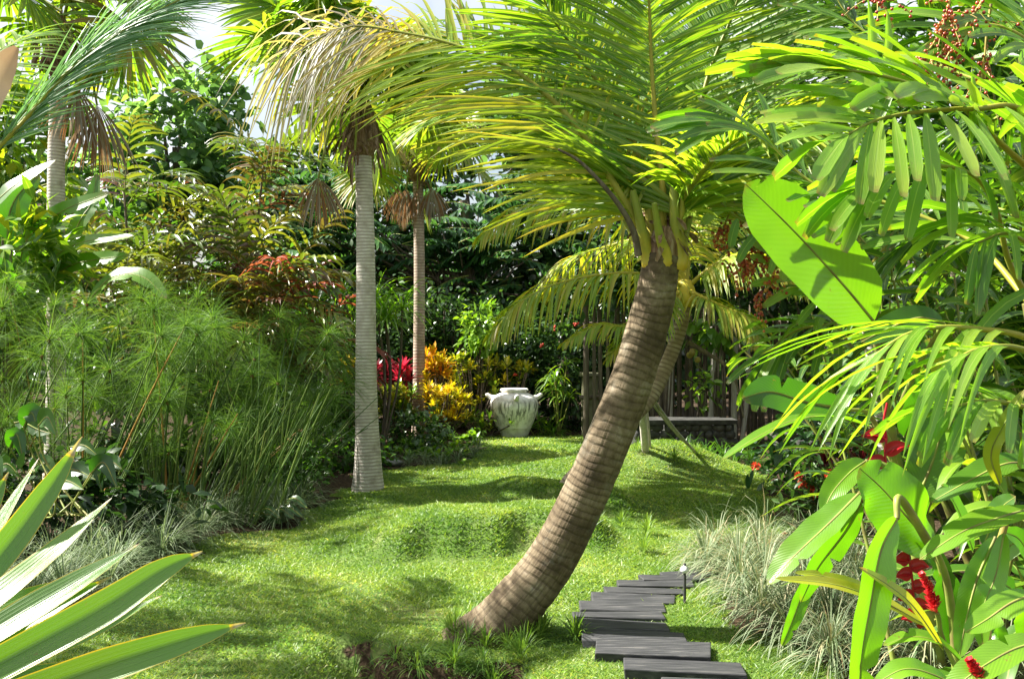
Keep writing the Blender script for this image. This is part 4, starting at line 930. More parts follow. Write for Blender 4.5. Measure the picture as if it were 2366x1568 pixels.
def left_leaves():
    rg = R(57)
    b = G(-5.4, 10.6); t = thing('banana_plant', 'banana plant with broad bright leaves around the left fan palm trunk', 'banana plant', b)
    hub = at(40, 700, 10.4)
    mb = MB(); mb.tube(smooth_path([b, (b + hub) / 2, hub], 8), np.linspace(.12, .07, 8), sides=10); mb.build('stem', M['stalk'], t)
    cam = np.array([.1, -1, .4])
    for i, (ctrl, hw, tint, f) in enumerate([
        ([(20, 620, 10.3), (-40, 520, 10.2), (20, 440, 10.1), (130, 370, 10.2)], 34, .35, (-.5, -.8, .6)), ([(40, 660, 10.3), (60, 560, 10.2), (140, 490, 10.1), (255, 445, 10.0)], 24, .6, cam),
        ([(60, 680, 10.2), (120, 600, 10.1), (190, 560, 10.0), (310, 545, 9.9)], 24, .7, (.1, -.8, .8)), ([(60, 690, 10.3), (150, 620, 10.2), (220, 600, 10.1), (300, 590, 10.)], 22, .62, cam),
        ([(60, 700, 10.3), (20, 560, 10.5), (30, 470, 10.6), (90, 400, 10.7)], 40, .4, (.3, -.9, .1)), ([(200, 700, 9.9), (260, 640, 9.8), (330, 640, 9.7), (385, 690, 9.6)], 26, .55, (.1, -.7, .8)),
        ([(50, 700, 10.2), (20, 650, 10.), (-10, 620, 9.9), (-80, 620, 9.8)], 30, .5, cam), ([(100, 700, 10.4), (180, 520, 10.6), (210, 470, 10.7), (225, 400, 10.8)], 20, .5, cam)]):
        big_leaf(t, ctrl, hw, 'heli', f, tint=tint, seed=i, tears=2)
    # philodendron-like low plant
    b = G(-3.6, 7.4); t = thing('philodendron', 'glossy broad-leaved philodendron low at the left edge', 'philodendron', b)
    for i in range(15):
        px = rg.uniform(-30, 250); py = rg.uniform(955, 1120); d = rg.uniform(7.0, 7.9)
        a = rg.uniform(-.9, 1.2); l = rg.uniform(50, 95)
        big_leaf(t, [(px, py, d), (px + l * .5 * math.cos(a), py - l * .35 * math.sin(a) - 8, d - .04), (px + l * math.cos(a), py + l * .35 + 10 * math.sin(a), d - .1)], rg.uniform(15, 24), 'heli', (rg.normal(.1, .35), -.9, rg.uniform(.1, .5)), tint=rg.uniform(.05, .4), seed=40 + i, prof='lance', fold=.3,
                 stalk=[((px + 120) / 2, py + 80, d + .1), (120 + rg.uniform(-130, 130), 1190, 7.4)], K=16, sr=.55)
    # low arrow-leaved plant at the lawn corner
    b = G(-2.15, 9.2); t = thing('taro_plant', 'small dark taro with drooping leaves at the corner of the left bed', 'taro', b)
    for i in range(9):
        px = rg.uniform(600, 690); py = rg.uniform(1165, 1205); d = rg.uniform(8.9, 9.3)
        big_leaf(t, [(px - 20, py - 12, d), (px, py - 16, d - .05), (px + 28, py + 6, d - .1)], 10, 'heli', (0, -.6, .8), tint=rg.uniform(.1, .4), seed=70 + i, K=12, stalk=[(640, 1210, 9.2)])
    # light green leafy shrub left of palm and filler shrubs
    for i, (c, r, n, sz, mat, lab, tint) in enumerate([
        ((-5.2, 10.2, 2.4), (.7, .5, .7), 700, .26, 'ginger', 'bright lime ginger foliage at the left edge above the papyrus', (.3, .85)),
        ((-6.3, 12.2, 3.9), (1., .7, 1.1), 900, .30, 'ginger', 'lime-leaved ginger thicket under the pale blue frond', (.3, .85)),
        ((-6.2, 15.6, 2.4), (1.2, .7, 1.7), 1500, .22, 'midleaf', 'mid green shrub behind the left fan palm', (.0, .7)),
        ((-4.3, 16.2, 1.7), (1.4, .6, 1.5), 1600, .2, 'midleaf', 'dark filler shrub behind the bronze shrubs', (.0, .45)),
        ((-3.1, 15.2, .8), (.8, .6, .9), 1000, .16, 'midleaf', 'dim green shrub behind the trunk of the grey fan palm', (.0, .5)),
        ((-4.2, 12.2, .7), (1.8, .5, .7), 1500, .2, 'darkleaf', 'shaded undergrowth shrub behind the papyrus stems', (.2, .9)),
        ((-3.9, 7.9, .35), (1.2, .4, .40), 1500, .14, 'darkleaf', 'low dark green shrub among papyrus stems at the left edge', (.0, .55)),
        ((-2.1, 12.7, .25), (.55, .5, .3), 900, .10, 'midleaf', 'low bushy groundcover in the shade behind the foot of the grey fan palm', (.0, .5)), ((-1.5, 15.2, .25), (.5, .8, .35), 700, .12, 'darkleaf', 'dark low bush between the two fan palm feet', (.2, 1.)), ((-2.25, 10.3, .3), (.38, .5, .32), 900, .07, 'midleaf', 'small fine-leaved shrub right beside the foot of the grey fan palm', (.0, .55))]):
        t = thing('leafy_shrub', lab, 'shrub', (c[0], c[1], float(gz(c[0], c[1])))); mb = MB()
        leaf_cloud(mb, c, r, n, sz, R(600 + i), tint=tint, W=.17 if mat == 'ginger' else .25); mb.build('foliage', M[mat], t)
        st = MB(); b0 = G(c[0], c[1])
        for k in range(5): st.tube(smooth_path([b0, (b0 + np.array(c)) / 2 + rg.normal(0, .05, 3), np.array(c) + rg.normal(0, .3, 3) * np.array(r)], 6), .014, sides=5)
        st.build('stems', M['wood'], t)
    # strappy variegated plant
    b = G(-1.9, 14.6); t = thing('strappy_shrub', 'strappy pale-striped shrub behind the grey fan palm trunk', 'shrub', b); mb = MB(); st = MB()
    for k in range(9):
        e = at(rg.uniform(690, 940), rg.uniform(640, 790), rg.uniform(14.2, 15)); st.tube(smooth_path([b, (b + e) / 2 + np.array([.1, 0, 0]), e], 6), .018, sides=5)
        rosette(mb, e, 36, .75, .018, rg, elev=(-.1, 1.3), droop=1.3, S=5, tint=(.3, .8))
    mb.build('leaves', M['wide'], t); st.build('stems', M['wood'], t)
    # near blue-green frond at the top left, from a palm standing outside the frame
    b = G(-2.75, 3.6); t = thing('feather_palm', 'palm at the left edge with one pale blue-green frond sweeping across the top corner', 'palm tree', b)
    hub = at(-420, 640, 3.6); mb = MB(); mb.tube(smooth_path([b, (b + hub) / 2 + np.array([-.05, 0, 0]), hub], 20), np.linspace(.09, .06, 20), sides=12); mb.build('trunk', M['palmtrunk2'], t)
    pts = smooth_path([hub, at(-170, 500, 3.5), at(20, 318, 3.45), at(160, 165, 3.45), at(300, 62, 3.5), at(480, -30, 3.6), at(640, -100, 3.7)], 50)
    frond(t, pts, 190, .32, .0032, M['coco2'], M['cocorib'], up=nrm((.5, -.6, .6)), t0=.3, ang=(13, 9), lift=.0, droop=.45, tint=(.2, .7), rg=rg, ribr=(.012, .003), S=5)
    mb = MB(); mb.ribbon(px_path([(-90, 300, 3.5), (-40, 230, 3.45), (0, 170, 3.42), (40, 110, 3.4)], 14), np.array([8, 22, 34, 40, 42, 42, 42, 40, 38, 34, 30, 25, 18, 8]) / F * 3.5, np.array([6, 20, 30, 36, 40, 40, 38, 36, 34, 30, 26, 20, 12, 5]) / F * 3.5, nrm((.6, -.7, .3)), fold=.3, tint=np.linspace(1, .55, 14), cross=7, ripple=.12)
    mb.build('dry_sheath', M['dead'], t)
M['coco2'] = leaf_mat('blue_green_leaflet', [(0, (.07, .17, .07)), (.5, (.13, .27, .13)), (1, (.26, .38, .22))], tmul=(1.7, 1.7, .9), tfac=.35, rough=.4, noise=.2)
left_leaves()

# ------------------------------------------------------------------ far planting
def back_planting():
    rg = R(61)
    def shrub(c, r, n, sz, mat, lab, tint, name='leafy_shrub', W=.25, cat='shrub', clumps=26, prof='lance', lo=.55, spread=.2, group=None):
        b = np.array([c[0], c[1], float(gz(c[0], c[1]))]); t = thing(name, lab, cat, b, group); mb = MB()
        leaf_cloud(mb, c, r, n, sz, rg, tint=tint, W=W, clumps=clumps, prof=prof, lo=lo, spread=spread); mb.build('foliage', M[mat], t)
        st = MB()
        for k in range(5): st.tube(smooth_path([b, (b + np.array(c)) / 2 + rg.normal(0, .05, 3), np.array(c) + rg.normal(0, .35, 3) * np.array(r)], 6), .016, sides=5)
        st.build('stems', M['wood'], t); return t
    # dark clipped hedges
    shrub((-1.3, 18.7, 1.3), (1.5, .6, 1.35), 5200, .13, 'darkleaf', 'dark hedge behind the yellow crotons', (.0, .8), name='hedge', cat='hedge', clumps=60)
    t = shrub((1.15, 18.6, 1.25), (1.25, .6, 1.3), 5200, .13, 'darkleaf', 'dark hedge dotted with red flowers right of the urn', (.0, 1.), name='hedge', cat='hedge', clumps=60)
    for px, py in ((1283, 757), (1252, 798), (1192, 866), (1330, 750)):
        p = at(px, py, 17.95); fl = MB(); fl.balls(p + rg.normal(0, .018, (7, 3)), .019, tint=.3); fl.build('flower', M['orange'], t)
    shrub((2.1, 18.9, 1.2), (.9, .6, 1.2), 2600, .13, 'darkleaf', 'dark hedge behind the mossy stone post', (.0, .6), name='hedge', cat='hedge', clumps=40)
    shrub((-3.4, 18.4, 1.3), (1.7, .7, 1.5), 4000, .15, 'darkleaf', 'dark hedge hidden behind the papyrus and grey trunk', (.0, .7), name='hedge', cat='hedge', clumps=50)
    shrub((-.55, 17.9, 1.85), (.34, .3, .42), 420, .17, 'midleaf', 'fresh light green shrub rising out of the dark hedge', (.5, 1.), W=.2)
    # crotons
    def croton(px, py0, py1, hw, d, n, tint, lab, L=.2, W=.028, mat='croton', stems=14, base_y=1000):
        b = at(px, base_y, d); b[2] = gz(b[0], b[1]); t = thing('croton', lab, 'croton', b); mb = MB(); st = MB()
        for k in range(stems):
            e = at(px + rg.uniform(-hw, hw), rg.uniform(py0, py1), d + rg.uniform(-.3, .3))
            st.tube(smooth_path([b + rg.normal(0, .05, 3) * np.array([1, 1, 0]), (b + e) / 2, e], 5), .011, sides=5)
            tt = rg.uniform(*tint); rosette(mb, e, n, L, W, rg, elev=(.0, 1.45), droop=.5, S=3, prof='obov', tint=(tt - .12, tt + .15), spread=.08)
        mb.build('foliage', M[mat], t); st.build('stems', M['wood'], t)
    croton(800, 838, 885, 20, 16.4, 20, (.65, .85), 'small bright yellow croton at the left of the grey fan palm', stems=14)
    croton(900, 845, 900, 34, 17.0, 18, (-.1, .25), 'dull maroon croton between the two fan palm trunks', mat='cordy', stems=16)
    croton(918, 900, 985, 42, 16.3, 18, (.25, .5), 'lime green croton low between the two fan palm trunks', stems=30, L=.16)
    croton(1015, 818, 885, 34, 17.2, 20, (.6, .95), 'tall orange-yellow croton right of the thin palm trunk', stems=20)
    croton(1030, 895, 975, 52, 16.6, 20, (.58, .8), 'rounded golden yellow croton below the tall orange one', stems=44, L=.15, W=.024)
    croton(1095, 830, 945, 55, 17.9, 18, (.25, .62), 'green and yellow croton up-left of the urn', stems=40, L=.18)
    croton(1178, 845, 895, 50, 18.0, 14, (.3, .7), 'loose green croton right above the rim of the urn', stems=16, L=.18)
    croton(1130, 960, 1000, 60, 17.0, 16, (.1, .35), 'dark green low croton at the left foot of the urn', stems=14, L=.2)
    b = at(932, 1000, 16.6); b[2] = gz(b[0], b[1]); t = thing('cordyline', 'bright crimson cordyline between the two fan palm trunks', 'cordyline', b); mb = MB(); st = MB()
    for px, py in ((932, 855), (945, 880), (922, 878), (935, 915), (925, 930), (940, 935)):
        e = at(px, py, 16.6); st.tube(smooth_path([b, (b + e) / 2, e], 4), .015, sides=5); rosette(mb, e, 26, .32, .03, rg, elev=(.2, 1.5), droop=.6, tint=(.3, 1.))
    mb.build('leaves', M['cordy'], t); st.build('stems', M['wood'], t)
    # gingery strappy plants right of the urn
    for px, py, d, lab, n in ((1290, 855, 17.3, 'arching lime strappy plant right of the urn', 8), (1255, 965, 17.3, 'small dark leafy plant at the right foot of the urn', 5), (1235, 975, 17.2, 'tiny broad-leaved plant touching the urn', 3)):
        b = at(px, 1003, d); b[2] = gz(b[0], b[1]); t = thing('strappy_plant', lab, 'plant', b); mb = MB(); st = MB()
        for k in range(n):
            e = at(px + rg.uniform(-22, 30), py + rg.uniform(-15, 70), d + rg.uniform(-.2, .2)); st.tube(smooth_path([b, (b + e) / 2, e], 5), .01, sides=5)
            rosette(mb, e, 12, .42, .025, rg, elev=(0, 1.3), droop=1.3, tint=(.2, .7))
        mb.build('leaves', M['ginger'], t); st.build('stems', M['stalk'], t)
    # groundcover
    b = G(-.9, 14.6); t = thing('groundcover', 'low leafy groundcover patch at the foot of the thin fan palm', 'groundcover', b); mb = MB()
    for k in range(90):
        x = rg.uniform(-1.7, -.5); y = rg.uniform(13.5, 16.6); rosette(mb, G(x, y, rg.uniform(.0, .14)), 9, .13, .028, rg, elev=(.0, 1.2), prof='oval', tint=(.1, .9), droop=.6)
    mb.build('leaves', M['midleaf'], t)
    mb = MB(); mb.balls(at(905, 1068, 13.2)[None], .13, stretch=(1.2, .8, .35), nu=14, nv=9); tag(mb.build('grey_rock', M['rock']), 'flat grey rock beside the grey fan palm foot', 'rock')
    # feather leaved dark tree in the middle distance
    b = G(-.9, 20.6); t = thing('feather_leaf_tree', 'dark feathery-leaved tree filling the shade behind the two fan palms', 'tree', b)
    mb = MB(); tr = MB(); rb = MB()
    tr.tube(smooth_path([b, b + np.array([.1, 0, 2]), b + np.array([-.1, .1, 4.5])], 10), np.linspace(.16, .08, 10), sides=8)
    for k in range(210):
        px = rg.uniform(560, 1340); py = rg.uniform(390, 735) if k % 3 else rg.uniform(480, 700); d = rg.uniform(19.6, 21.5)
        p = at(px, py, d)
        sgn = 1 if rg.random() < .5 else -1
        P = arc(p, (0 if sgn > 0 else PI) + rg.normal(0, .5), rg.uniform(-.1, .45), rg.uniform(.9, 1.5), rg.uniform(.3, 1.2), 12)
        pinn(mb, P, 15, .38, .045, rg, tint=(.0, 1.), droop=.9, lift=.05, ang=(72, 45), rib=rb, ribr=.012)
        if k % 6 == 0: tr.tube(smooth_path([b + np.array([0, .05, rg.uniform(1, 4)]), (b + p) / 2 + UP * 1.2, p], 6), np.linspace(.04, .012, 6), sides=5)
    tr.build('trunk', M['wood'], t); mb.build('crown', M['fern'], t); rb.build('leaf_ribs', M['stalk'], t)
    # trees beyond the garden
    def tree(x, y, z, r, n, sz, mat, lab, tint, clumps=60, W=.33, th=None):
        b = np.array([x, y, 0.]); t = thing('broadleaf_tree', lab, 'tree', b, 'trees beyond the garden'); tr = MB(); c = np.array([x, y, z]); rr = np.asarray(r)
        tr.tube(smooth_path([b, b + np.array([.1, .1, z * .5]), c], 10), np.linspace(.22, .07, 10), sides=8)
        for k in range(9):
            e = c + nrm(rg.normal(0, 1, 3)) * rr * .75; tr.tube(smooth_path([b + UP * z * rg.uniform(.4, .8), (c + e) / 2 - UP * .2, e], 6), np.linspace(.08, .02, 6), sides=5)
        tr.build('trunk', M['wood'], t); mb = MB(); leaf_cloud(mb, c, rr, n, sz, rg, tint=tint, clumps=clumps, W=W, prof='oval', spread=.15); mb.build('crown', M[mat], t)
    tree(-9.4, 28, 7.0, (1.9, 1.6, 2.5), 2300, .36, 'treeleaf', 'round blue-green tree standing against the white sky gap', (.1, .9), clumps=46)
    tree(-7.0, 29, 4.9, (1.6, 1.4, 2.2), 1700, .34, 'treeleaf', 'smaller blue-green tree right of the tree in the sky gap', (.1, .8), clumps=36)
    tree(-12.6, 28, 4.8, (2.2, 1.6, 2.4), 2200, .36, 'treeleaf', 'blue-green tree left of the sky gap tree, behind the left palm', (.1, .8), clumps=40)
    tree(-15.5, 26, 6.0, (2.4, 1.8, 4.6), 3000, .4, 'midleaf', 'tall green tree at the far left edge', (.0, .7), clumps=50)
    tree(-4.6, 25, 3.6, (2.6, 1.4, 3.0), 4200, .3, 'darkleaf', 'dark tree behind the dry fan leaves', (.1, 1.), clumps=60)
    tree(-.9, 24, 4.2, (2.8, 1.4, 3.9), 5200, .3, 'darkleaf', 'darkest tree in the centre behind the feathery leaves', (.0, .7), clumps=70)
    tree(3.0, 24, 4.8, (2.8, 1.4, 4.5), 4600, .32, 'darkleaf', 'dark tree behind the crown of the leaning coconut palm', (.1, 1.), clumps=70)
    tree(6.5, 21, 4.8, (2.6, 1.6, 4.6), 4600, .3, 'midleaf', 'green tree beyond the stick fence', (.0, .6), clumps=70)
    tree(10.6, 20, 4.6, (2.6, 1.6, 4.6), 4200, .32, 'midleaf', 'green tree at the far right beyond the ginger thicket', (.0, .7), clumps=70)
    tree(1.4, 27, 8.2, (2.2, 1.4, 2.2), 1500, .36, 'treeleaf', 'thin-crowned tree high behind the top of the palm fronds', (.2, 1.), clumps=40)
    # far wood closing the view
    mb = MB()
    for k in range(90):
        a = rg.uniform(-.85, .85); d = rg.uniform(33, 38); x = math.tan(a) * d
        hh = 3.2 + .8 * math.sin(a * 9); leaf_cloud(mb, (x, d, hh * .5), (1.9, 1.2, hh * .55), 260, .55, rg, tint=(.0, .6), clumps=14, prof='oval', S=2)
    tag(mb.build('far_woods', M['treeleaf']), 'dense green wood closing the view behind the garden', 'woods', kind='stuff')
    # undergrowth under the fence and behind hedge
    for i, (c, r, n, sz, mat, lab, tint) in enumerate([((3.2, 15.5, 1.9), (.45, .3, .35), 130, .24, 'midleaf', 'bright leafy branch hanging in front of the stick fence', (.4, .9)), ((2.9, 15.3, .9), (.25, .2, .3), 70, .16, 'midleaf', 'small bright shrub standing on the lava stone wall', (.6, 1.)),
                                                       ((4.6, 15.2, .9), (.5, .3, .7), 420, .28, 'ginger', 'strappy ginger plant at the right end of the lava stone wall', (.2, .7)), ((5.6, 14.6, .9), (.9, .5, 1.0), 900, .26, 'fern', 'dark feathery undergrowth right of the stone walls', (.2, 1.)), ((2.4, 15.7, 2.75), (1.3, .4, .75), 1700, .2, 'darkleaf', 'dark foliage hanging over the top of the stick fence', (.2, 1.)), ((4.6, 15.6, 2.75), (1.6, .4, .85), 2000, .2, 'darkleaf', 'dark foliage overhanging the right part of the stick fence', (.1, .9))]):
        shrub(c, r, n, sz, mat, lab, tint, W=.22 if mat != 'ginger' else .12)
back_planting()

def shade_palms():
    # extra left-edge palm fronds and an unseen palm, added to streak lawn with shade
    rg = R(83)
    def crown(parent, hub, specs):
        for a, e, L, dr in specs:
            pts = arc(hub, a, e, L, dr, 30); frond(parent, pts, 46, .5, .016, M['coco'], M['cocorib'], t0=.15, rg=rg, droop=.7, tint=(.1, .5), ribr=(.016, .004), S=4)
    t = bpy.data.objects['feather_palm']; crown(t, at(-420, 640, 3.6), [(2.2, .7, 1.9, .9), (1.5, 1.0, 2.0, .8), (4.5, .3, 1.5, 1.)])
    b = G(-5.6, 6.3); t = thing('coconut_palm', 'unseen coconut palm added left of the frame to shade the lawn', 'palm tree', b); hub = b + np.array([.2, -.1, 4.5])
    mb, P, rad = trunk_tube([b - UP * .1, b + np.array([.1, 0, 2.]), hub], .14, .1, 80, rg); mb.build('trunk', M['palmtrunk2'], t)
    crown(t, hub, [(i * .9, rg.uniform(-.1, .7), 2.0, 1.2) for i in range(13)])
shade_palms()

def clover():
    rg = R(85); mb = MB(); n = 5200
    x = rg.uniform(-2.2, .35, n); y = rg.uniform(4.75, 6.6, n); k = lawn_mask(x, y) & ((np.sin(x * 4.3 + y * 2) * np.sin(y * 5.1 - x * 2) > -.1)) & ~on_plank(x, y); x = x[k]; y = y[k]; n = len(x)
    b = np.stack([x, y, gz(x, y) + rg.uniform(.012, .045, n)], -1); az = rg.uniform(0, 2 * PI, n); d = np.stack([np.cos(az), np.sin(az), rg.uniform(-.1, .7, n)], -1)
    mb.strips(b, d, np.stack([-np.sin(az), np.cos(az), 0 * az], -1), rg.uniform(.012, .026, n), .0075, .5, S=2, prof='oval', tint=rg.uniform(.2, .9, n))
    tag(mb.build('clover', M['midleaf']), 'small round-leaved clover in the lawn around the foot of the leaning palm', 'clover', kind='stuff')
    lab = 'shaggy grass tuft growing against the foot of the leaning coconut palm'
    for i in range(14):
        a = i / 14 * 2 * PI; c = at(1137, 1465, 5.7); b = G(c[0] + .03 + .26 * math.cos(a), c[1] + .21 * math.sin(a)); t = thing('grass_tuft', lab, 'grass tuft', b, 'grass tufts at the palm foot'); m = MB()
        rosette(m, b, 60, .12, .004, rg, elev=(.6, 1.5), droop=.8, S=4, prof='blade', tint=(.05, .6), spread=.06); m.build('leaves', M['grass'], t)
    lab = 'grass tuft hanging over the dark earth edge at the bottom of the photo'
    for x, y in ((-.72, 5.32), (-.5, 5.26), (-.62, 5.36), (-.85, 5.40), (-.15, 5.2), (-.2, 4.75)):
        b = G(x, y); t = thing('grass_tuft', lab, 'grass tuft', b, 'grass tufts on the earth edge'); m = MB()
        rosette(m, b, 70, .11, .004, rg, elev=(.1, 1.4), droop=1.4, S=4, prof='blade', tint=(.05, .55), spread=.09); m.build('leaves', M['grass'], t)
clover()

# ------------------------------------------------------------------ right side planting
def right_palms():
    rg = R(71)
    # feather palm with broad bitten leaflets, near right edge
    b = G(2.45, 4.3); t = thing('feather_palm', 'clustered feather palm with broad bright leaflets reaching in from the top right', 'palm tree', b)
    hubs = []
    for k, (tx, ty, d, r) in enumerate([(2420, 430, 4.0, .035), (2480, 250, 4.3, .035), (2380, 700, 3.9, .03)]):
        e = at(tx, ty, d); P = smooth_path([b + np.array([.12 * k, .1 * k, -.03]), (b + e) / 2 + rg.normal(0, .05, 3), e], 30); mb = MB(); mb.tube(P, np.linspace(r * 1.2, r, 30), sides=10); mb.build('cane', M['stalk'], t); hubs.append(e)
    h0, h1, h2 = hubs
    def bf(h, ctrl, n, L, W, up, ang=(42, 12), tint=(.35, .8), droop=.5, lift=.1, drop=.05, t0=.2, sm=(1, 1), ribr=(.014, .004), bunch=0, par=None, prof='ragged'):
        pts = smooth_path([h] + [at(*c) for c in ctrl], 40); n = int(n * 1.35); L = L * 1.15; W = W * .76
        return frond(par or t, pts, n, L, W, M['wide'], M['cocorib'], up=nrm(up), ang=ang, tint=tint, droop=droop, lift=lift, drop=drop, t0=t0, rg=rg, prof=prof, fold=.3, S=6, ribr=ribr, sidemul=sm, ribtint=(.2, .5), bunch=bunch,
                     lenp=lambda q: (.75 + .25 * np.sin(PI * q)) * (1 - .25 * q))
    bf(h0, [(2310, 330, 3.75), (2229, 253, 3.6), (2120, 200, 3.5), (2000, 168, 3.4), (1880, 160, 3.35)], 13, .52, .034, (.2, -.55, .8), ang=(34, 8), droop=.35, tint=(.55, .95))
    bf(h0, [(2366, 262, 3.5), (2250, 252, 3.4), (2133, 258, 3.3), (2035, 275, 3.25), (1960, 310, 3.2)], 12, .46, .032, (.0, -.75, .65), ang=(75, 25), droop=.5, tint=(.45, .9), sm=(1, 1))
    bf(h2, [(2250, 560, 4.2), (2050, 470, 4.4), (1880, 425, 4.5), (1753, 310, 4.6), (1640, 280, 4.65)], 18, .50, .026, (.1, -.5, .85), ang=(50, 18), tint=(.1, .55), droop=.6)
    bf(h1, [(2400, 120, 4.2), (2300, 60, 4.2), (2180, 80, 4.2), (2080, 150, 4.2)], 13, .5, .03, (.1, -.6, .8), tint=(.2, .7), droop=.7)
    bf(h2, [(2330, 600, 3.8), (2300, 480, 3.6), (2240, 400, 3.45), (2120, 385, 3.35), (2000, 430, 3.3)], 13, .46, .03, (.0, -.5, .9), ang=(60, 20), tint=(.3, .8), droop=.9)
    bf(h1, [(2450, 150, 4.6), (2380, 20, 4.9), (2290, -80, 5.2)], 12, .5, .03, (.1, -.6, .8), tint=(.1, .5))
    bf(h0, [(2440, 330, 3.8), (2480, 260, 3.6), (2560, 240, 3.4)], 10, .45, .03, (0, -.5, .9), tint=(.2, .7))
    bf(h1, [(2300, 200, 4.8), (2120, 130, 5.1), (1980, 60, 5.3), (1900, -60, 5.4)], 15, .5, .028, (.3, -.7, .6), tint=(.1, .55), droop=.6)
    bf(h1, [(2380, 240, 4.9), (2260, 300, 5.2), (2150, 400, 5.4)], 14, .5, .026, (.0, -.5, .9), tint=(.0, .4), droop=.9)
    bf(h2, [(2420, 600, 4.3), (2350, 500, 4.7), (2230, 480, 5.), (2100, 560, 5.2)], 14, .5, .026, (.0, -.5, .9), tint=(.0, .4), droop=.9)
    # upright spear leaves and berries
    for (x0, y0, x1, y1, d) in ((2010, 170, 2005, -10, 3.9), (2040, 160, 2050, 20, 3.9), (2240, 330, 2245, 150, 3.6), (2260, 320, 2262, 240, 3.6), (2050, 180, 1950, 60, 3.85)):
        mb = MB(); P = px_path([(x0, y0, d), ((x0 + x1) / 2 + 4, (y0 + y1) / 2, d), (x1, y1, d)], 14); mb.ribbon(P, .022 * PROF['lance'](np.linspace(.02, 1, 14)), .022 * PROF['lance'](np.linspace(.02, 1, 14)), nrm((.3, -.9, .1)), fold=.5, tint=rg.uniform(.5, .9)); mb.build('spear_leaf', M['wide'], t)
    def berries(par, ctrl, d, n, r, tint):
        P = px_path([(x, y, d) for x, y in ctrl], 24); st = MB(); st.tube(P, np.linspace(.007, .003, 24), sides=5); cs = []
        for k in range(n):
            i = rg.integers(5, 24); p = P[i]; dr = nrm(rg.normal(0, 1, 3) - UP * .9); L = rg.uniform(.05, .17)
            e = arc(p, math.atan2(dr[1], dr[0]), math.asin(dr[2]), L, 1., 6); st.tube(e, .0018, sides=4, cap=False)
            for q in e[1:]: cs += [q + rg.normal(0, r * 1.0, 3)]
        st.balls(np.array(cs), r * rg.uniform(.75, 1.1, len(cs)), tint=rg.uniform(*tint, len(cs)), mi=1)
        st.build('fruit_bunch', [M['yellowstalk'], M['berry']], par)
    berries(t, [(2200, -40), (2190, 20), (2170, 80), (2120, 150)], 4.0, 30, .0075, (.1, .8))
    berries(t, [(2290, -30), (2240, 50), (2200, 110), (2170, 170)], 4.1, 24, .0075, (.1, .7))
    berries(t, [(2290, 10), (2280, 80), (2275, 140), (2265, 220)], 4.3, 16, .0075, (.1, .6))
    berries(t, [(2110, -20), (2060, 0), (2020, -10)], 4.1, 8, .0075, (.1, .6))
    # second palm, deeper in, with hanging orange fruit
    b = G(3.1, 6.6); t2 = thing('feather_palm', 'feather palm with orange-red fruit strings left of the big glowing heliconia leaf', 'palm tree', b)
    h = at(1990, 640, 6.3); mb = MB(); mb.tube(smooth_path([b, (b + h) / 2, h], 20), np.linspace(.05, .035, 20), sides=10); mb.build('cane', M['stalk'], t2)
    bf(h, [(1930, 700, 6.2), (1850, 660, 6.1), (1800, 600, 6.05), (1760, 520, 6.0)], 8, .33, .036, (.3, -.8, .3), ang=(50, 15), tint=(.4, .85), droop=.4, par=t2, drop=.1)
    bf(h, [(1900, 620, 6.), (1800, 560, 5.9), (1700, 500, 5.8), (1640, 440, 5.75)], 7, .3, .036, (.2, -.8, .5), ang=(75, 40), tint=(.45, .9), droop=.9, par=t2, drop=.15)
    bf(h, [(1930, 740, 6.3), (1850, 760, 6.3), (1790, 800, 6.3), (1760, 860, 6.3)], 9, .42, .034, (.0, -.6, .7), ang=(50, 15), tint=(.1, .7), droop=.8, par=t2)
    bf(h, [(2060, 560, 6.6), (2150, 520, 6.7), (2250, 560, 6.8)], 12, .45, .034, (.0, -.6, .7), ang=(60, 25), tint=(.0, .5), droop=1., par=t2)
    bf(h, [(1980, 520, 6.6), (1940, 430, 6.8), (1870, 380, 7.)], 12, .45, .034, (.0, -.6, .7), ang=(60, 25), tint=(.1, .5), droop=.8, par=t2)
    for c in ([(1690, 480), (1670, 530), (1655, 560)], [(1780, 560), (1740, 580), (1710, 600)], [(1810, 570), (1780, 600), (1770, 640)], [(1800, 640), (1770, 670), (1750, 700)], [(1740, 590), (1725, 610), (1712, 640)]): berries(t2, c, 6.0, 13, .011, (.2, 1.))
    mb = MB(); mb.tube(px_path([(2000, 700, 6.2), (1900, 620, 6.1), (1760, 560, 6.0), (1690, 480, 6.0)], 14), .009, sides=5); mb.build('fruit_stem', M['yellowstalk'], t2)
    # pale stalk of a palm at the top
    P = [(2010, 760, 9.), (1930, 520, 8.8), (1842, 260, 8.4), (1818, 120, 8.2), (1800, 0, 8.), (1780, -160, 7.8)]
    b = at(2060, 1060, 9.2); b[2] = gz(b[0], b[1]); t3 = thing('slender_palm', 'slender pale palm stalk rising past the top edge right of the coconut crown', 'palm tree', b)
    mb = MB(); mb.tube(smooth_path([b] + [at(*c) for c in P], 40), np.linspace(.075, .055, 40), sides=12); mb.build('trunk', M['palmtrunk'], t3)
    hub = at(1770, -240, 7.6)
    for a, e in ((2.6, .2), (3.6, .3), (.4, .3), (5.3, .2), (1.5, .4), (4.4, .1)):
        pts = arc(hub, a, e, 1.9, 1.3, 30); frond(t3, pts, 40, .55, .018, M['coco'], M['cocorib'], t0=.15, rg=rg, droop=.6, tint=(.1, .4), ribr=(.018, .004))
    # lower right palm fronds with long shining leaflets
    b = G(2.0, 3.4); t = thing('feather_palm', 'feather palm with long shining leaflets arching in at the middle of the right edge', 'palm tree', b)
    h = at(2480, 840, 3.2); mb = MB(); mb.tube(smooth_path([b, (b + h) / 2, h], 16), np.linspace(.035, .028, 16), sides=10); mb.build('cane', M['stalk'], t)
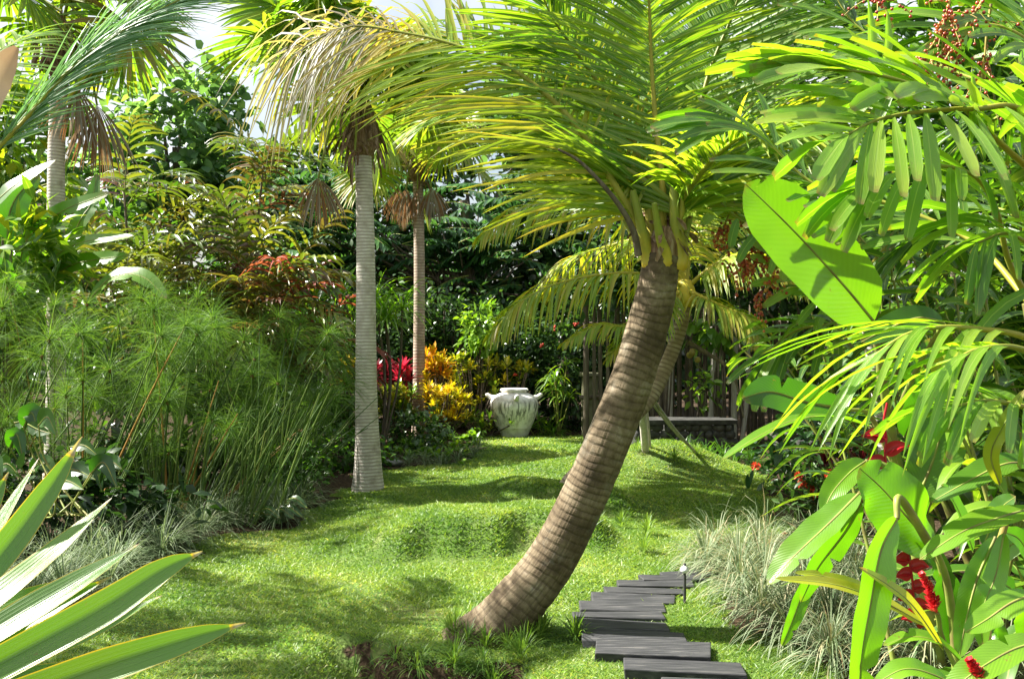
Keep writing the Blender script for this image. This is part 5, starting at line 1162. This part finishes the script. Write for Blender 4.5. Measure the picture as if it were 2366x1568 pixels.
    bf(h, [(2366, 778, 3.05), (2260, 760, 3.0), (2170, 756, 2.95), (2090, 775, 2.9), (2010, 830, 2.88)], 8, .56, .020, (-.3, -.35, .9), ang=(48, 18), droop=1.0, tint=(.45, .95), t0=.3, par=t, drop=0, prof='blade')
    bf(h, [(2400, 820, 2.9), (2330, 800, 2.8), (2250, 810, 2.75), (2180, 850, 2.7)], 5, .55, .022, (-.3, -.3, .9), ang=(45, 18), droop=1.2, tint=(.5, .95), t0=.35, par=t, drop=0, prof='blade')
    bf(h, [(2440, 960, 3.), (2370, 940, 2.9), (2280, 925, 2.85), (2200, 940, 2.8)], 7, .4, .022, (0, -.4, .9), ang=(45, 15), droop=.8, tint=(.4, .9), t0=.35, par=t, drop=0)
    bf(h, [(2460, 700, 3.3), (2400, 590, 3.3), (2330, 540, 3.2), (2260, 560, 3.15)], 8, .42, .024, (0, -.4, .9), ang=(65, 25), droop=1.4, tint=(.3, .8), t0=.3, par=t, drop=0)
right_palms()

def heliconias():
    rg = R(73)
    # plant with the glowing leaf
    b = G(2.05, 4.75); t = thing('heliconia', 'tall heliconia whose single large leaf glows lime green against the light', 'heliconia', b)
    top = at(2020, 760, 4.4); mb = MB(); mb.tube(smooth_path([b, at(2075, 1080, 4.6), at(2040, 880, 4.45), top], 20), np.linspace(.03, .016, 20), sides=8); mb.build('stem', M['stalk'], t)
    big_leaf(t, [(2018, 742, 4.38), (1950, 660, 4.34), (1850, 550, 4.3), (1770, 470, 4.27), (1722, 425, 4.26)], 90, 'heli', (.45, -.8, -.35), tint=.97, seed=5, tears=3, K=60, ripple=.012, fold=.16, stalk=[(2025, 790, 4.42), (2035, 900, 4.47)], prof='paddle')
    big_leaf(t, [(2180, 745, 4.1), (2120, 735, 4.1), (2050, 760, 4.1), (1990, 790, 4.1)], 34, 'heli', (-.1, -.8, .35), tint=.25, seed=4, stalk=[(2120, 850, 4.3), (2060, 980, 4.5)])
    big_leaf(t, [(1960, 945, 4.5), (1870, 930, 4.35), (1780, 905, 4.25), (1715, 920, 4.2)], 42, 'heli', (.1, -.9, .15), tint=.22, seed=5, stalk=[(2010, 960, 4.55), (2060, 1060, 4.6)], prof='oval')
    big_leaf(t, [(2010, 985, 4.2), (1920, 962, 3.95), (1830, 972, 3.8), (1740, 1015, 3.7), (1668, 1062, 3.65)], 22, 'heli', (-.35, -.35, .9), tint=.7, seed=6, stalk=[(2050, 1010, 4.35), (2070, 1080, 4.5)], fold=.25)
    big_leaf(t, [(2090, 1010, 4.6), (2120, 940, 4.6), (2140, 860, 4.6), (2150, 780, 4.6)], 60, 'heli', (.3, -.9, .1), tint=.35, seed=7, tears=1)
    big_leaf(t, [(2120, 1150, 4.5), (2160, 1050, 4.5), (2180, 950, 4.5), (2170, 880, 4.5)], 62, 'heli', (-.2, -.9, .2), tint=.45, seed=8, tears=1)
    def hanging(par, ctrl, d, bracts, hw, tint=(.2, .7)):
        P = px_path([(x, y, d) for x, y in ctrl], 30); st = MB(); st.tube(P, .005 * d / 4, sides=6, tint=.4); o = st.build('flower_stalk', M['red'], par)
        for k, (u, sx, ln, dy) in enumerate(bracts):
            p = P[int(u * 29)]; e = p + np.array([sx, -.15, dy]) * ln / F * d
            mb = MB(); Q = smooth_path([p, (p + e) / 2 + UP * ln * .10 / F * d, e], 12); w = hw / F * d * np.sin(PI * np.linspace(.03, 1, 12) ** .6) + .0005
            mb.ribbon(Q, w, w, nrm((.0, -.75, .65)), fold=.9, tint=rg.uniform(*tint)); mb.ribbon(Q - UP * .002, w * .9, w * .9, nrm((.0, .75, -.65)), fold=.8, tint=rg.uniform(*tint)); mb.build('bract', M['red'], o)
    hanging(t, [(2050, 930), (2042, 975), (2048, 1010), (2045, 1040), (2047, 1080)], 4.0, [(.55, -1, 62, .10), (.8, 1, 55, .35), (.95, -1, 60, -.1)], 13, (.1, .5))
    # lower plant, nearer
    b = G(1.72, 3.25); t = thing('heliconia', 'near heliconia with broad shining leaves and hanging red bracts in the lower right corner', 'heliconia', b)
    for k, c in enumerate(([(2230, 1700, 3.2), (2200, 1420, 3.15), (2160, 1260, 3.1)], [(2300, 1700, 3.1), (2280, 1400, 3.1), (2330, 1180, 3.1)], [(2160, 1720, 2.9), (2040, 1640, 2.8)])):
        mb = MB(); mb.tube(smooth_path([b + rg.normal(0, .05, 3) * np.array([1, 1, 0])] + [at(*q) for q in c], 20), np.linspace(.022, .010, 20), sides=8); mb.build('stem', M['yellowstalk' if k == 1 else 'stalk'], t)
    big_leaf(t, [(2160, 1262, 3.05), (2110, 1210, 3.0), (2040, 1130, 2.98), (1985, 1080, 2.97)], 78, 'heli', (-.45, -.6, .65), tint=.72, seed=10, stalk=[(2185, 1330, 3.08), (2200, 1420, 3.12)], fold=.06, K=44)
    big_leaf(t, [(1985, 1140, 3.05), (1920, 1205, 3.0), (1840, 1280, 2.95), (1775, 1350, 2.93)], 44, 'heli', (-.5, -.5, .75), tint=.6, seed=11, stalk=[(2060, 1130, 3.1), (2150, 1260, 3.1)], fold=.3)
    big_leaf(t, [(1990, 1160, 3.1), (1950, 1230, 3.08), (1890, 1310, 3.06), (1850, 1390, 3.05)], 40, 'heli', (.4, -.85, -.2), tint=.65, seed=12, fold=.1)
    big_leaf(t, [(2000, 1065, 3.2), (1965, 1090, 3.15), (1925, 1135, 3.1), (1900, 1185, 3.08)], 30, 'heli', (-.3, -.8, .4), tint=.75, seed=13, stalk=[(2060, 1090, 3.2), (2160, 1260, 3.1)], fold=.3)
    big_leaf(t, [(2072, 1198, 2.8), (2035, 1270, 2.72), (2010, 1400, 2.68), (1990, 1520, 2.66), (1980, 1680, 2.66)], 50, 'heli', (.35, -.9, .0), tint=.85, seed=14, stalk=[(2080, 1150, 2.85), (2150, 1260, 3.0)], fold=.25, K=40, prof='oval')
    big_leaf(t, [(1880, 1330, 3.1), (1855, 1370, 3.08), (1832, 1430, 3.06), (1806, 1492, 3.05)], 22, 'heli', (.3, -.9, .1), tint=.7, seed=15, fold=.2)
    big_leaf(t, [(2400, 1170, 2.95), (2310, 1195, 2.85), (2220, 1230, 2.8), (2125, 1292, 2.78)], 40, 'heli', (-.3, -.45, .85), tint=.7, seed=16, stalk=[(2420, 1200, 3.), (2400, 1400, 3.05)], fold=.15)
    big_leaf(t, [(2420, 1080, 3.1), (2330, 1070, 3.05), (2240, 1110, 3.0), (2150, 1160, 3.0)], 36, 'heli', (-.1, -.5, .85), tint=.45, seed=17, fold=.2)
    big_leaf(t, [(2300, 1240, 2.9), (2260, 1330, 2.85), (2235, 1420, 2.82), (2215, 1520, 2.8)], 32, 'heli', (-.25, -.9, .2), tint=.75, seed=18, fold=.3)
    big_leaf(t, [(2320, 1230, 2.85), (2300, 1330, 2.8), (2270, 1410, 2.78), (2270, 1500, 2.77)], 26, 'heli', (-.35, -.85, .25), tint=.8, seed=19, fold=.3)
    big_leaf(t, [(2400, 1370, 2.75), (2340, 1390, 2.7), (2280, 1430, 2.68), (2230, 1460, 2.66)], 34, 'heli', (-.2, -.6, .75), tint=.8, seed=20, fold=.12)
    big_leaf(t, [(2420, 1480, 2.6), (2340, 1500, 2.55), (2240, 1560, 2.5), (2180, 1620, 2.5)], 40, 'heli', (-.2, -.55, .8), tint=.85, seed=21, fold=.2)
    big_leaf(t, [(2230, 1600, 2.6), (2160, 1560, 2.55), (2090, 1545, 2.52), (2020, 1580, 2.5)], 34, 'heli', (-.1, -.4, .9), tint=.85, seed=22, fold=.2)
    big_leaf(t, [(2250, 1560, 2.8), (2180, 1490, 2.75), (2110, 1470, 2.72), (2040, 1490, 2.7)], 24, 'heli', (-.2, -.4, .9), tint=.9, seed=23, fold=.3)
    big_leaf(t, [(2180, 1500, 2.75), (2110, 1400, 2.7), (2050, 1350, 2.68), (1985, 1310, 2.66)], 16, 'ginger', (-.2, -.6, .7), tint=.9, seed=24, fold=.3)
    big_leaf(t, [(2150, 1450, 2.8), (2040, 1390, 2.75), (1930, 1350, 2.72), (1790, 1335, 2.7)], 17, 'ginger', (-.2, -.6, .7), tint=.88, seed=25, fold=.3)
    big_leaf(t, [(2120, 1440, 2.85), (2000, 1360, 2.8), (1900, 1330, 2.78), (1835, 1322, 2.76)], 13, 'ginger', (-.2, -.6, .7), tint=.85, seed=26, fold=.3)
    big_leaf(t, [(2310, 1120, 2.9), (2290, 1050, 2.88), (2320, 980, 2.86), (2366, 900, 2.85)], 18, 'ginger', (-.4, -.8, .2), tint=.8, seed=27, fold=.3)
    for k in range(16):
        x = rg.uniform(2150, 2420); y = rg.uniform(1250, 1560); a = rg.uniform(-2.6, .3); l = rg.uniform(120, 220); d = rg.uniform(3.1, 3.8)
        big_leaf(t, [(x, y, d), (x + l * .5 * math.cos(a), y + l * .5 * math.sin(a) - 12, d - .03), (x + l * math.cos(a), y + l * math.sin(a) + 25, d - .08)], rg.uniform(20, 34), 'heli', (rg.normal(-.2, .3), -.8, rg.uniform(.0, .7)), tint=rg.uniform(.2, .8), seed=100 + k, K=18, fold=.2)
    hanging(t, [(2070, 1205), (2085, 1240), (2100, 1290), (2108, 1340), (2112, 1400), (2118, 1440)], 3.0, [(.42, -1, 38, -.0), (.5, 1, 40, .1), (.58, -1, 40, -.05), (.66, 1, 38, .0), (.74, -1, 38, -.1), (.82, 1, 34, -.1), (.9, -1, 34, -.2), (.97, 1, 30, -.3)], 13, (.1, .4))
    # red ginger cones
    for (x, y, x2, y2, d, lab) in ((2165, 1415, 2128, 1325, 2.85, 'crimson ginger flower cone beside the hanging dark red bracts'), (2275, 1590, 2240, 1525, 2.5, 'crimson ginger flower cone at the bottom right edge')):
        g = thing('ginger_flower', lab, 'flower', at(x, y, d)); P = px_path([(x, y, d), ((x + x2) / 2 + 3, (y + y2) / 2, d), (x2, y2, d)], 16); mb = MB()
        for k in range(90):
            u = rg.uniform(0, 1); p = P[int(u * 15)]; az = rg.uniform(0, 2 * PI); ax = nrm(P[-1] - P[0]); s1 = nrm(np.cross(ax, [0, 1, 0])); s2 = np.cross(ax, s1)
            dd = nrm(s1 * math.cos(az) + s2 * math.sin(az) + ax * .8); L = .034 * (1.1 - .6 * u); mb.strips(p[None], dd, np.cross(dd, ax), L, .009, -.4, S=3, prof='oval', fold=.5, tint=rg.uniform(.4, 1.))
        mb.build('flower_cone', M['red'], g)
        s = MB(); s.tube(smooth_path([at(x, y, d), at(x + 40, y + 120, d + .1), G(1.7, 3.1)], 14), .007, sides=6); s.build('flower_stem', M['stalk'], g)
PROF['paddle'] = lambda t: np.interp(t, [0, .04, .14, .3, .5, .7, .86, .95, 1.], [.05, .42, .82, .97, 1., .86, .55, .28, .02])
heliconias()

def ginger_thicket():
    rg = R(75)
    clumps = [(2.55, 5.3, 7, 1.5, 2.4, (.1, .6), 'dense ginger canes behind the glowing heliconia leaf'), (3.1, 5.9, 9, 1.6, 3.2, (.0, .5), 'tall dark ginger canes in the shade of the right thicket'),
              (2.75, 4.6, 6, 1.2, 2.2, (.2, .8), 'bright ginger canes at the right edge above the red flowers'), (3.7, 6.6, 9, 2.0, 3.6, (.0, .5), 'tallest ginger canes deep in the right thicket'),
              (2.9, 7.4, 7, 1.2, 2.2, (.0, .55), 'ginger canes beyond the red-flowered shrub'), (4.3, 8.0, 9, 1.8, 3.4, (.0, .6), 'far ginger canes below the feather palm fronds'), (2.3, 4.3, 4, .8, 1.4, (.2, .7), 'short ginger canes beside the hanging red bracts'),
              (3.6, 9.6, 8, 1.4, 2.6, (.0, .5), 'ginger canes at the back of the right bed near the stick fence'), (5.2, 10.4, 9, 2., 3.6, (.0, .5), 'ginger canes farthest back in the right bed')]
    for x, y, n, h0, h1, tint, lab in clumps:
        b = G(x, y); t = thing('ginger_clump', lab, 'ginger', b)
        for k in range(n):
            p0 = b + np.array([rg.normal(0, .2), rg.normal(0, .2), -.02]); az = rg.uniform(0, 2 * PI); h = rg.uniform(h0, h1)
            P = arc(p0, az if rg.random() < .4 else PI + rg.normal(0, .7), rg.uniform(1.15, 1.5), h, rg.uniform(.2, .8), 14)
            st = MB(); st.tube(P, np.linspace(.014, .006, 14), sides=6); o = st.build('cane', M['stalk'], t)
            m = int(h * 7); u = np.linspace(.3, 1, m) * 13; pb = np.stack([np.interp(u, np.arange(14), P[:, j]) for j in range(3)], -1)
            pa = rg.uniform(0, PI); sg = np.where(np.arange(m) % 2, 1, -1)
            d = np.stack([np.cos(pa) * sg + rg.normal(0, .2, m), np.sin(pa) * sg + rg.normal(0, .2, m), rg.uniform(.1, .8, m)], -1); sd = np.cross(nrm(d), UP + rg.normal(0, .2, (m, 3)))
            lv = MB(); lv.strips(pb, d, sd, rg.uniform(.32, .52, m), rg.uniform(.028, .05, m), rg.uniform(.6, 1.8, m), S=7, prof='lance', fold=.3, tint=rg.uniform(tint[0], tint[1], m)); lv.build('leaves', M['ginger'], o)
    def shrub(c, r, n, sz, mat, lab, tint, W=.25):
        b = np.array([c[0], c[1], float(gz(c[0], c[1]))]); t = thing('leafy_shrub', lab, 'shrub', b); mb = MB(); leaf_cloud(mb, c, r, n, sz, rg, tint=tint, W=W, clumps=40); mb.build('foliage', M[mat], t)
        st = MB()
        for k in range(5): st.tube(smooth_path([b, (b + np.array(c)) / 2 + rg.normal(0, .05, 3), np.array(c) + rg.normal(0, .35, 3) * np.array(r)], 6), .016, sides=5)
        st.build('stems', M['wood'], t)
    shrub((4.6, 7.2, 1.5), (1.2, .7, 1.6), 1500, .32, 'ginger', 'broad dark shrub behind the tall ginger canes', (.0, .45), W=.16)
    shrub((5.6, 9.2, 2.6), (1.6, .8, 2.6), 2200, .34, 'ginger', 'high dark shrub deep in the right thicket', (.0, .5), W=.16)
    shrub((3.5, 5.6, .7), (.7, .6, .7), 600, .3, 'ginger', 'low shaded shrub behind the hanging red bracts', (.0, .5), W=.16)
    shrub((4.3, 6.0, 3.4), (1., .6, .9), 700, .36, 'ginger', 'high lime-green foliage behind the red berry strings', (.1, .8), W=.14)
    shrub((6.4, 12.4, 3.2), (2., .9, 3.2), 2600, .34, 'midleaf', 'dim tall shrub at the back of the right bed', (.0, .5), W=.2)
    shrub((3.6, 10.9, .5), (.8, .4, .55), 700, .2, 'fern', 'low dark ferny shrub at the foot of the right walls', (.1, .9), W=.2)
    # red flowered shrub at the lawn edge
    b = G(2.85, 8.8); t = thing('red_flowered_shrub', 'dark leggy shrub with small red flower heads at the right edge of the lawn', 'shrub', b); st = MB(); lf = MB()
    heads = [(1746, 1077), (1845, 1100), (1853, 1118), (1872, 1130), (1882, 1145), (1915, 1095), (1815, 1238)]
    for k in range(34):
        if k < len(heads): e = at(*heads[k], 8.6)
        else: e = at(rg.uniform(1760, 1950), rg.uniform(1030, 1190), rg.uniform(8.4, 9.2))
        P = smooth_path([b + rg.normal(0, .05, 3), (b + e) / 2 + np.array([.05, 0, .03]), e], 12); st.tube(P, np.linspace(.011, .004, 12), sides=5)
        m = 26; u = rg.uniform(3, 11, m); pb = np.stack([np.interp(u, np.arange(12), P[:, j]) for j in range(3)], -1); d = nrm(rg.normal(0, 1, (m, 3)) + UP * .5)
        lf.strips(pb, d, np.cross(d, UP + rg.normal(0, .3, (m, 3))), rg.uniform(.07, .12, m), .018, .5, S=3, prof='oval', fold=.25, tint=rg.uniform(.2, 1., m))
        if k < len(heads):
            fl = MB(); n = 34; d = nrm(rg.normal(0, 1, (n, 3)) + UP * .6); fl.strips(e + d * .02, d, np.cross(d, rg.normal(0, 1, (n, 3))), .028, .009, .3, S=2, prof='oval', tint=rg.uniform(.0, .8, n)); fl.balls(e[None], .018, tint=.2); fl.build('flower_head', M['orange'], t)
    st.build('stems', M['wood'], t); lf.build('leaves', M['darkleaf'], t)
    b = G(3.35, 9.7); t = thing('cordyline', 'dark purple strappy cordyline behind the red-flowered shrub', 'cordyline', b); mb = MB()
    for k in range(5): rosette(mb, b + np.array([rg.uniform(-.35, .35), rg.uniform(-.2, .2), rg.uniform(.15, .5)]), 40, .4, .010, rg, elev=(.2, 1.5), droop=1., tint=(-.1, .25))
    mb.build('leaves', M['cordy'], t)
ginger_thicket()

def sword_plant():
    rg = R(77)
    c = at(-300, 1630, 1.9); b = G(c[0], c[1]); t = thing('sword_leaf_plant', 'striped sword-leaved plant with tan tips filling the lower left corner', 'plant', b)
    mb = MB(); mb.tube(smooth_path([b, (b + c) / 2, c + UP * .03], 12), .07, sides=12); mb.build('trunk', M['wood'], t)
    def leaf(ctrl, hw, facing, tip=.86, seed=0):
        K = 40; P = px_path(ctrl, K); u = np.linspace(0, 1, K); d = np.mean([q[2] for q in ctrl]); w = 1.02 * hw / F * d * PROF['sword'](u) + .0004
        tint = np.where(u < tip, .45 + .10 * rg.normal() * .5, np.interp(u, [tip, tip + .03, tip + .06, 1], [.6, .93, 1, 1]))
        m = MB(); m.ribbon(P, w, w, nrm(facing), fold=.28, tint=tint, cross=7, seed=seed, ripple=.0); m.build('leaf', M['sword'], t)
    L = [([(-260, 1500, 1.95), (-60, 1300, 2.1), (90, 1058, 2.25)], 27, (-.35, -.9, .3), .9), ([(-280, 1560, 1.9), (-40, 1330, 2.05), (100, 1150, 2.15), (190, 1008, 2.22)], 34, (.35, -.85, .3), .86),
         ([(-300, 1590, 1.9), (-20, 1390, 2.0), (130, 1270, 2.1), (258, 1150, 2.2)], 36, (-.35, -.85, .45), .93), ([(-300, 1640, 1.85), (0, 1452, 1.95), (170, 1350, 2.02), (322, 1255, 2.1)], 36, (-.2, -.85, .5), .95),
         ([(-300, 1700, 1.8), (0, 1535, 1.85), (240, 1405, 1.92), (380, 1315, 1.98), (468, 1273, 2.02)], 40, (.15, -.9, .35), .9), ([(-300, 1640, 1.95), (0, 1535, 2.05), (200, 1462, 2.12), (374, 1375, 2.2)], 32, (-.3, -.8, .55), .95),
         ([(-300, 1720, 1.75), (0, 1625, 1.75), (240, 1540, 1.78), (440, 1475, 1.82), (568, 1438, 1.85)], 40, (.2, -.9, .35), .9), ([(-300, 1690, 1.85), (-20, 1590, 1.9), (160, 1550, 1.95), (400, 1498, 2.0)], 30, (-.2, -.7, .6), .97),
         ([(-300, 1560, 2.0), (-120, 1330, 2.15), (-30, 1180, 2.25), (20, 1090, 2.3)], 30, (.3, -.85, .3), .9), ([(-300, 1740, 1.7), (-60, 1700, 1.7), (140, 1680, 1.7), (300, 1650, 1.72)], 36, (.1, -.8, .5), .9),
         ([(-300, 1600, 1.95), (-60, 1440, 2.05), (60, 1330, 2.15), (150, 1230, 2.2)], 26, (-.3, -.85, .4), .95), ([(-300, 1740, 1.7), (-100, 1690, 1.72), (60, 1640, 1.75), (220, 1560, 1.8)], 34, (.15, -.9, .4), .9), ([(-300, 1640, 1.82), (-80, 1560, 1.86), (80, 1480, 1.9), (215, 1420, 1.94)], 30, (.2, -.9, .35), .9), ([(-300, 1610, 1.88), (-60, 1500, 1.95), (100, 1410, 2.0), (260, 1330, 2.05)], 30, (.1, -.9, .4), .9), ([(-300, 1700, 1.8), (-60, 1640, 1.82), (100, 1600, 1.85), (330, 1545, 1.88)], 32, (.1, -.9, .4), .92), ([(-300, 1560, 1.9), (-100, 1400, 2.), (0, 1290, 2.1), (60, 1190, 2.15)], 28, (.1, -.9, .4), .92), ([(-300, 1660, 2.0), (-100, 1480, 2.1), (40, 1390, 2.2), (200, 1330, 2.28)], 30, (-.1, -.85, .5), .95), ([(-300, 1700, 1.9), (-60, 1570, 1.95), (60, 1510, 2.0), (240, 1440, 2.05)], 30, (-.3, -.8, .5), .95)]
    for i, (c_, hw, f, tip) in enumerate(L): leaf(c_, hw, f, tip, i)
    for i in range(12):
        a = rg.uniform(1.6, 5.2); e = rg.uniform(.1, 1.2); P = arc(c, a, e, rg.uniform(.6, .8), .4, 20); m = MB(); w = .03 * PROF['sword'](np.linspace(0, 1, 20)) + .0004; m.ribbon(P, w, w, nrm((0, -.3, 1)), fold=.22, tint=.45, cross=5); m.build('leaf', M['sword'], t)
sword_plant()
